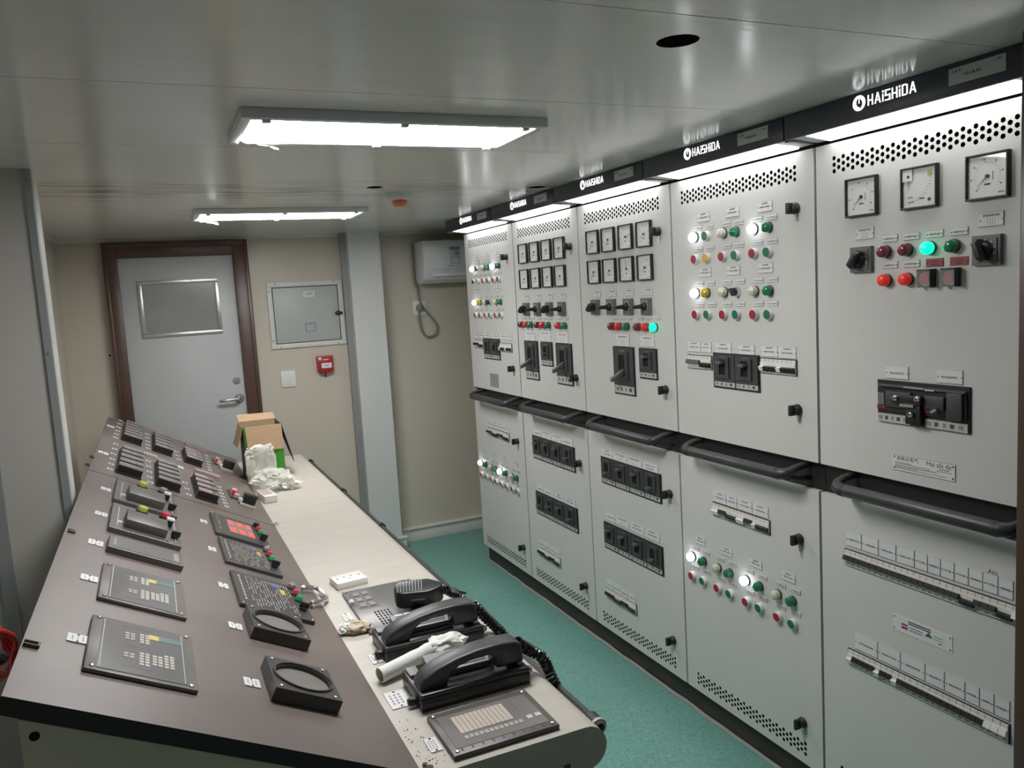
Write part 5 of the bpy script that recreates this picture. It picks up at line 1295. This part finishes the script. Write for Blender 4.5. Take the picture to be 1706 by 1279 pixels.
# ================================================================== things on the worktop
def bez(P0, n): return smooth_path(P0, n)
def coil(path, R, r, turns, n=10):
    P0 = bez(path, 8); L = [0]
    for i in range(1, len(P0)): L.append(L[-1] + (P0[i] - P0[i - 1]).length)
    N = turns * n; out = []; x = None
    for k in range(N + 1):
        d = L[-1] * k / N; i = max(j for j in range(len(L)) if L[j] <= d + 1e-9); i = min(i, len(P0) - 2)
        f = (d - L[i]) / max(L[i + 1] - L[i], 1e-9); p = P0[i].lerp(P0[i + 1], f); t = (P0[i + 1] - P0[i]).normalized()
        x = MB.basis(t)[0] if x is None else (x - t * x.dot(t)).normalized(); y = t.cross(x)
        a = 2 * math.pi * k / n; out.append(p + (x * math.cos(a) + y * math.sin(a)) * R)
    mb = MB(); mb.tube(out, r, 6); return mb
def phone(name, label, x, y, keys, cordpath):
    t = thing(name, label, 'telephone', (x + .117, y + .065, ZD), 'telephones on the worktop'); o = (-.117, -.065, 0)
    mb = MB(); mb.box2((0, 0, 0), (.235, .13, .026)); mb.box2((0, 0, .026), (.235, .012, .036)); mb.box2((0, .012, .026), (.03, .13, .034)); mb.box2((.205, .012, .026), (.235, .13, .034))
    mb.build('cradle', ['phone'], t, o, bevel=.003)
    mb = MB(); mb.box2((.005, .085, .034), (.028, .125, .040)); mb.build('hook_block', ['phone_grey'], t, o, bevel=.002)
    R_ = Matrix.Rotation(math.radians(14), 3, 'X')
    mb = MB(); mb.box((.115, .098, .041), (.140, .064, .014), 0, R_); kpn = mb.build('keypad_plate', ['phone_grey'], t, o, bevel=.002)
    mb = MB()
    for k in range(8): mb.box(Vector((.115, .098, .041)) + R_ @ Vector((.012, -.024 + .0062 * k, .0072)), (.080, .0022, .0006), 0, R_)
    mb.build('speaker_slots', ['void'], kpn)
    if keys:
        for k in range(5):
            mb = MB(); mb.box(Vector((.115, .098, .041)) + R_ @ Vector((-.05 + .022 * k, .026, .0078)), (.016, .006, .0016), 0, R_); mb.build('key', ['label'], kpn, bevel=.0005)
    prof = [(.006, .030), (.004, .052), (.016, .070), (.045, .086), (.085, .099), (.13, .107), (.175, .109), (.212, .106), (.226, .098), (.230, .048), (.168, .048), (.166, .078), (.156, .086), (.125, .087), (.09, .079), (.072, .066), (.064, .048), (.060, .030)]
    prof = [(a, .026 + (b_ - .030) * .84) for a, b_ in prof]
    mb = MB(); mb.prism(prof, lambda a, b_, h: (a, h, b_), .016, .066); hs = mb.build('handset', ['handset'], t, o, bevel=.006, seg=3, angle=50)
    for xx in (-.006, .241):
        mb = MB(); mb.lathe((xx - .006 if xx > 0 else xx + .006, .035, .012), (1 if xx > 0 else -1, 0, 0), [(.008, 0), (.009, .012), (.006, .018)], 10); mb.build('clamp_screw', ['black' if xx < 0 else 'steel'], t, o)
    P0 = [Vector(p) - Vector((x + .117, y + .065, ZD)) for p in cordpath]
    coil(P0, .0105, .0034, int(sum((P0[i + 1] - P0[i]).length for i in range(len(P0) - 1)) / .0088)).build('coiled_cord', ['cord'], t)
    return t
phone('telephone', 'black corded telephone nearest the viewer, with plain slotted plate', .406, 1.436, False, [(.630, 1.475, .828)] + [onx(*p) for p in ((884, 1084, .668), (902, 1094, .688), (912, 1112, .702), (919, 1128, .708), (926, 1142, .714))])
phone('telephone', 'black corded telephone with white keys beside the microphone', .404, 1.680, True, [(.628, 1.715, .828)] + [onx(*p) for p in ((811, 1030, .660), (828, 1046, .683), (840, 1060, .70), (850, 1075, .710))])
# hand microphone on its holder
t = thing('hand_microphone', 'black hand microphone with ribbed face lying on the intercom panel', 'microphone', (.556, 1.925, ZD + .008))
mb = MB(); mb.box((.005, -.01, .008), (.062, .06, .016)); mb.build('holder', ['phone'], t, bevel=.003)
Rm = Matrix.Rotation(math.radians(-18), 3, 'Z') @ Matrix.Rotation(math.radians(16), 3, 'X')
Lm = lambda x, y, z: Vector((.0, -.006, .046)) + Rm @ Vector((x, y, z))
pr_ = [(a * 1.22, b_) for a, b_ in [(-.046, -.022), (-.050, 0), (-.046, .024), (-.030, .030), (.022, .030), (.034, .022), (.046, .013), (.052, .006), (.052, -.006), (.046, -.014), (.034, -.024), (.02, -.030), (-.03, -.030)]]
mb = MB(); mb.prism(pr_, lambda a, b_, h: Lm(a, b_, h), -.026, .022); mb.build('mic_body', ['phone'], t, bevel=.006, seg=3)
for k in range(9):
    a = Lm(-.050 + .0075 * k, .0, .0225); mb = MB(); mb.box(a, (.0028, .046, .003), 0, Rm); mb.build('rib', ['phone_grey'], t, bevel=.0008)
mb = MB(); mb.box(Lm(.0, -.0305, .002), (.034, .002, .005), 0, Rm); mb.build('talk_bar', ['plate_grey'], t)
P0 = [Lm(.062, 0, 0), Lm(.072, .0, .004), *[onx(*p) - Vector((.556, 1.925, ZD + .008)) for p in ((750, 988, .635), (768, 995, .66), (780, 1008, .685), (792, 1020, .70), (800, 1030, .708))]]
coil(P0, .008, .0028, 30).build('coiled_cord', ['cord'], t)
P0 = [Lm(.05, -.006, -.006), Vector((.075, -.01, .030)), Vector((.105, -.012, .028)), Vector((.125, -.02, .022))]
mb = MB(); mb.tube(smooth_path(P0, 6), .003, 8); mb.build('lead', ['cord'], t)

def crumple(center, rad, amp, freq, sub=4, flat=None, seed=0, fold=-.8, sq=1.0):
    bm = bmesh.new(); bmesh.ops.create_icosphere(bm, subdivisions=sub, radius=1)
    vs = []
    for v in bm.verts:
        d = v.co.normalized(); n = mnoise.noise(d * freq + Vector((seed, seed * 1.7, 0))) * amp - abs(mnoise.noise(d * freq * 2.0 + Vector((0, seed, 3)))) * amp * fold
        e = [math.copysign(abs(c) ** sq, c) for c in d]; p = Vector((e[0] * rad[0], e[1] * rad[1], e[2] * rad[2])) * (1 + n)
        p += Vector(center)
        if flat is not None and p.z < flat: p.z = flat + .0004 * (1 + n)
        vs.append(p)
    fs = [tuple(v.index for v in f.verts) for f in bm.faces]; bm.free(); return vs, fs
# roll of paper between the telephones
t = thing('paper_roll', 'white paper roll with a crumpled end between the telephones', 'paper roll', (.385, 1.60, ZD))
ax = Vector((.165, .052, .012)); n = 18; vs = []; fs = []
o_ = Vector((-.018, .0, .0175)); dx, dy = MB.basis(ax)
for i in range(11):
    f = i / 10; r_ = .0165 * (1 - .0 * f)
    for k in range(n):
        a = 2 * math.pi * k / n
        rr = r_ * (1 + (.0 if f < .45 else (f - .45) * 1.0 * (mnoise.noise(Vector((i * 1.1, math.cos(a) * 2, math.sin(a) * 2))) + .35)))
        vs.append(o_ + ax * f + (dx * math.cos(a) + dy * math.sin(a)) * rr)
for i in range(10):
    for k in range(n): fs.append((i * n + k, i * n + (k + 1) % n, (i + 1) * n + (k + 1) % n, (i + 1) * n + k))
o2 = len(vs)
for i in range(2):
    for k in range(n):
        a = 2 * math.pi * k / n; vs.append(o_ + ax * (.0 if i == 0 else .2) + (dx * math.cos(a) + dy * math.sin(a)) * .0125)
for k in range(n):
    fs.append((k, o2 + k, o2 + (k + 1) % n, (k + 1) % n)); fs.append((o2 + k, o2 + n + k, o2 + n + (k + 1) % n, o2 + (k + 1) % n))
fs.append(tuple(10 * n + k for k in range(n)))
mb = MB(); mb._add(vs, fs, 0); mb.build('roll', ['paper'], t)
v_, f_ = crumple((.146, .040, .033), (.042, .024, .020), .35, 1.8, 4, .0, 5); mb = MB(); mb._add(v_, f_, 0); mb.build('crumpled_end', ['paper'], t)
# small crumpled bag of fixings
t = thing('crumpled_bag', 'small crumpled brown plastic bag beside the intercom panel', 'plastic bag', (.385, 1.888, ZD))
v_, f_ = crumple((0, 0, .012), (.034, .02, .013), .4, 2.0, 4, 0, 2); mb = MB(); mb._add(v_, f_, 0); tb = mb.build('bag_body', ['tissue'], t, rot=(0, 0, -.3))
v_, f_ = crumple((-.025, .0, .012), (.016, .018, .012), .5, 2.4, 3, 0, 8); mb = MB(); mb._add(v_, f_, 0); mb.build('bag_end', ['paper'], t, rot=(0, 0, -.3))
# surface socket plate
t = thing('socket_plate', 'loose white socket plate lying on the worktop', 'socket', (.446, 2.238, ZD))
mb = MB(); mb.box((0, 0, .010), (.090, .074, .020)); mb.build('socket_box', ['white_plastic'], t, rot=(0, 0, .12), bevel=.003)
mb = MB()
for x, y, a in ((-.012, .006, .5), (.010, .006, -.5), (0, -.012, 0)): mb.box((x, y, .0202), (.0025, .009, .0006), 0, Matrix.Rotation(a, 3, 'Z'))
for x in (-.032, .032): mb.lathe((x, 0, .020), (0, 0, 1), [(.003, 0), (.003, .0006)], 10)
mb.build('socket_slots', ['ink'], t, rot=(0, 0, .12))
# white junction box at the edge of the far panel
t = thing('junction_box', 'small open white plastic box near the plastic bag', 'plastic box', (.376, 3.44, ZD))
mb = MB(); mb.box((0, 0, .015), (.052, .15, .030)); mb.build('box_body', ['white_plastic'], t, rot=(0, 0, .10), bevel=.003)
mb = MB(); mb.box((-.002, .012, .0303), (.040, .11, .0008)); mb.build('inner_face', ['key_pink'], t, rot=(0, 0, .10))
# debris
t = thing('debris', 'scattered brown grit at the near corner of the console', 'debris', (.35, 1.29, ZD)); t['kind'] = 'stuff'
mb = MB(); rnd = random.Random(5)
for k in range(60):
    x, y = rnd.gauss(.016, .012), rnd.gauss(.0, .06)
    s = rnd.uniform(.0005, .0016)
    if k < 6: x, y, s = rnd.gauss(.0, .006), rnd.gauss(-.035, .008), rnd.uniform(.004, .008)
    if x < 0: x = abs(x)
    v_, f_ = crumple((x, y, s * .5), (s, s, s * .6), .4, 2, 1, 0, k); mb._add(v_, f_, 0)
mb.build('grit', ['grit'], t)['kind'] = 'stuff'

# ---- carton with its flaps open
t = thing('cardboard_box', 'open cardboard carton with green printed side at the far end of the worktop', 'box', (.43, 3.95, ZD))
w, d, h, th = .170, .19, .255, .004
mb = MB()
mb.box((0, 0, th / 2), (w, d, th), 0)
mb.build('carton_bottom', ['carton'], t)
for nm, c_, s_ in (('carton_front', (0, -d / 2, h / 2), (w, th, h)), ('carton_back', (0, d / 2, h / 2), (w, th, h)), ('carton_left', (-w / 2, 0, h / 2), (th, d, h)), ('carton_right', (w / 2, 0, h / 2), (th, d, h))):
    mb = MB(); mb.box(c_, s_); mb.build(nm, ['carton_green' if nm == 'carton_front' else 'carton_dark' if nm in ('carton_left', 'carton_right') else 'carton'], t)
def flap(nm, pts, m):
    mb = MB(); P0 = [Vector(p) for p in pts]; n = (P0[1] - P0[0]).cross(P0[2] - P0[0]).normalized() * .003
    mb._add(P0 + [p + n for p in P0], [(0, 1, 2, 3), (7, 6, 5, 4), (0, 4, 5, 1), (1, 5, 6, 2), (2, 6, 7, 3), (3, 7, 4, 0)], 0); mb.build(nm, [m], t)
hw, hd = w / 2, d / 2
flap('front_flap', [(-hw * .92, -hd - .004, h), (hw, -hd - .004, h), (hw * 1.0, -hd - .028, h - .115), (-hw * .88, -hd - .028, h - .110)], 'carton')
flap('back_flap', [(-hw, hd, h), (hw, hd, h), (hw * .98, hd + .05, h + .025), (-hw * 1.05, hd + .05, h + .030)], 'carton')
flap('right_flap', [(hw + .002, -hd, h), (hw + .002, hd, h), (hw + .055, hd + .01, h - .17), (hw + .048, -hd + .01, h - .19)], 'carton_dark')
flap('left_flap', [(-hw - .002, -hd, h), (-hw - .002, hd, h), (-hw - .034, hd, h - .10), (-hw - .030, -hd, h - .09)], 'carton')
# ---- plastic bag slumped against it
t = thing('plastic_bag', 'crumpled translucent plastic bag slumped against the carton', 'plastic bag', (.43, 3.68, ZD))
v_, f_ = crumple((.0, -.01, .040), (.088, .13, .040), .30, 1.7, 5, .0, 1, 1.3, .85)
v2, f2 = crumple((-.034, .098, .095), (.066, .036, .084), .26, 1.8, 5, .0, 4, 1.2, .55)
v3, f3 = crumple((.062, -.10, .018), (.040, .03, .018), .5, 2.3, 4, .0, 9)
mb = MB(); mb._add(v_, f_, 0); mb._add(v2, f2, 0); mb.build('bag_film', ['bag'], t)
mb = MB(); mb._add(v3, f3, 0); mb.build('bag_neck', ['bag'], t)
# ---- red test lead hanging at the back edge of the console
t = thing('red_cable', 'coiled red cable hanging behind the console at the left', 'cable', (-.268, 1.50, 1.018))
for k in range(5):
    rr = .062 + .004 * k; P0 = []
    for i in range(33):
        a = 2 * math.pi * i / 32; q = .82 + .06 * k; P0.append((-.004 - .004 * k + .004 * math.sin(3 * a + k), q * .125 * math.cos(a), q * (-.045 * math.cos(a) + .045 * math.sin(a))))
    mb = MB(); mb.tube(P0, .0045, 8); mb.build('cable_turn', ['cable_red'], t)
mb = MB(); mb.tube([(-.014, -.10, .03), (-.014, -.02, .005), (-.014, .03, -.02)], .012, 8); mb.build('black_grip', ['rubber'], t)
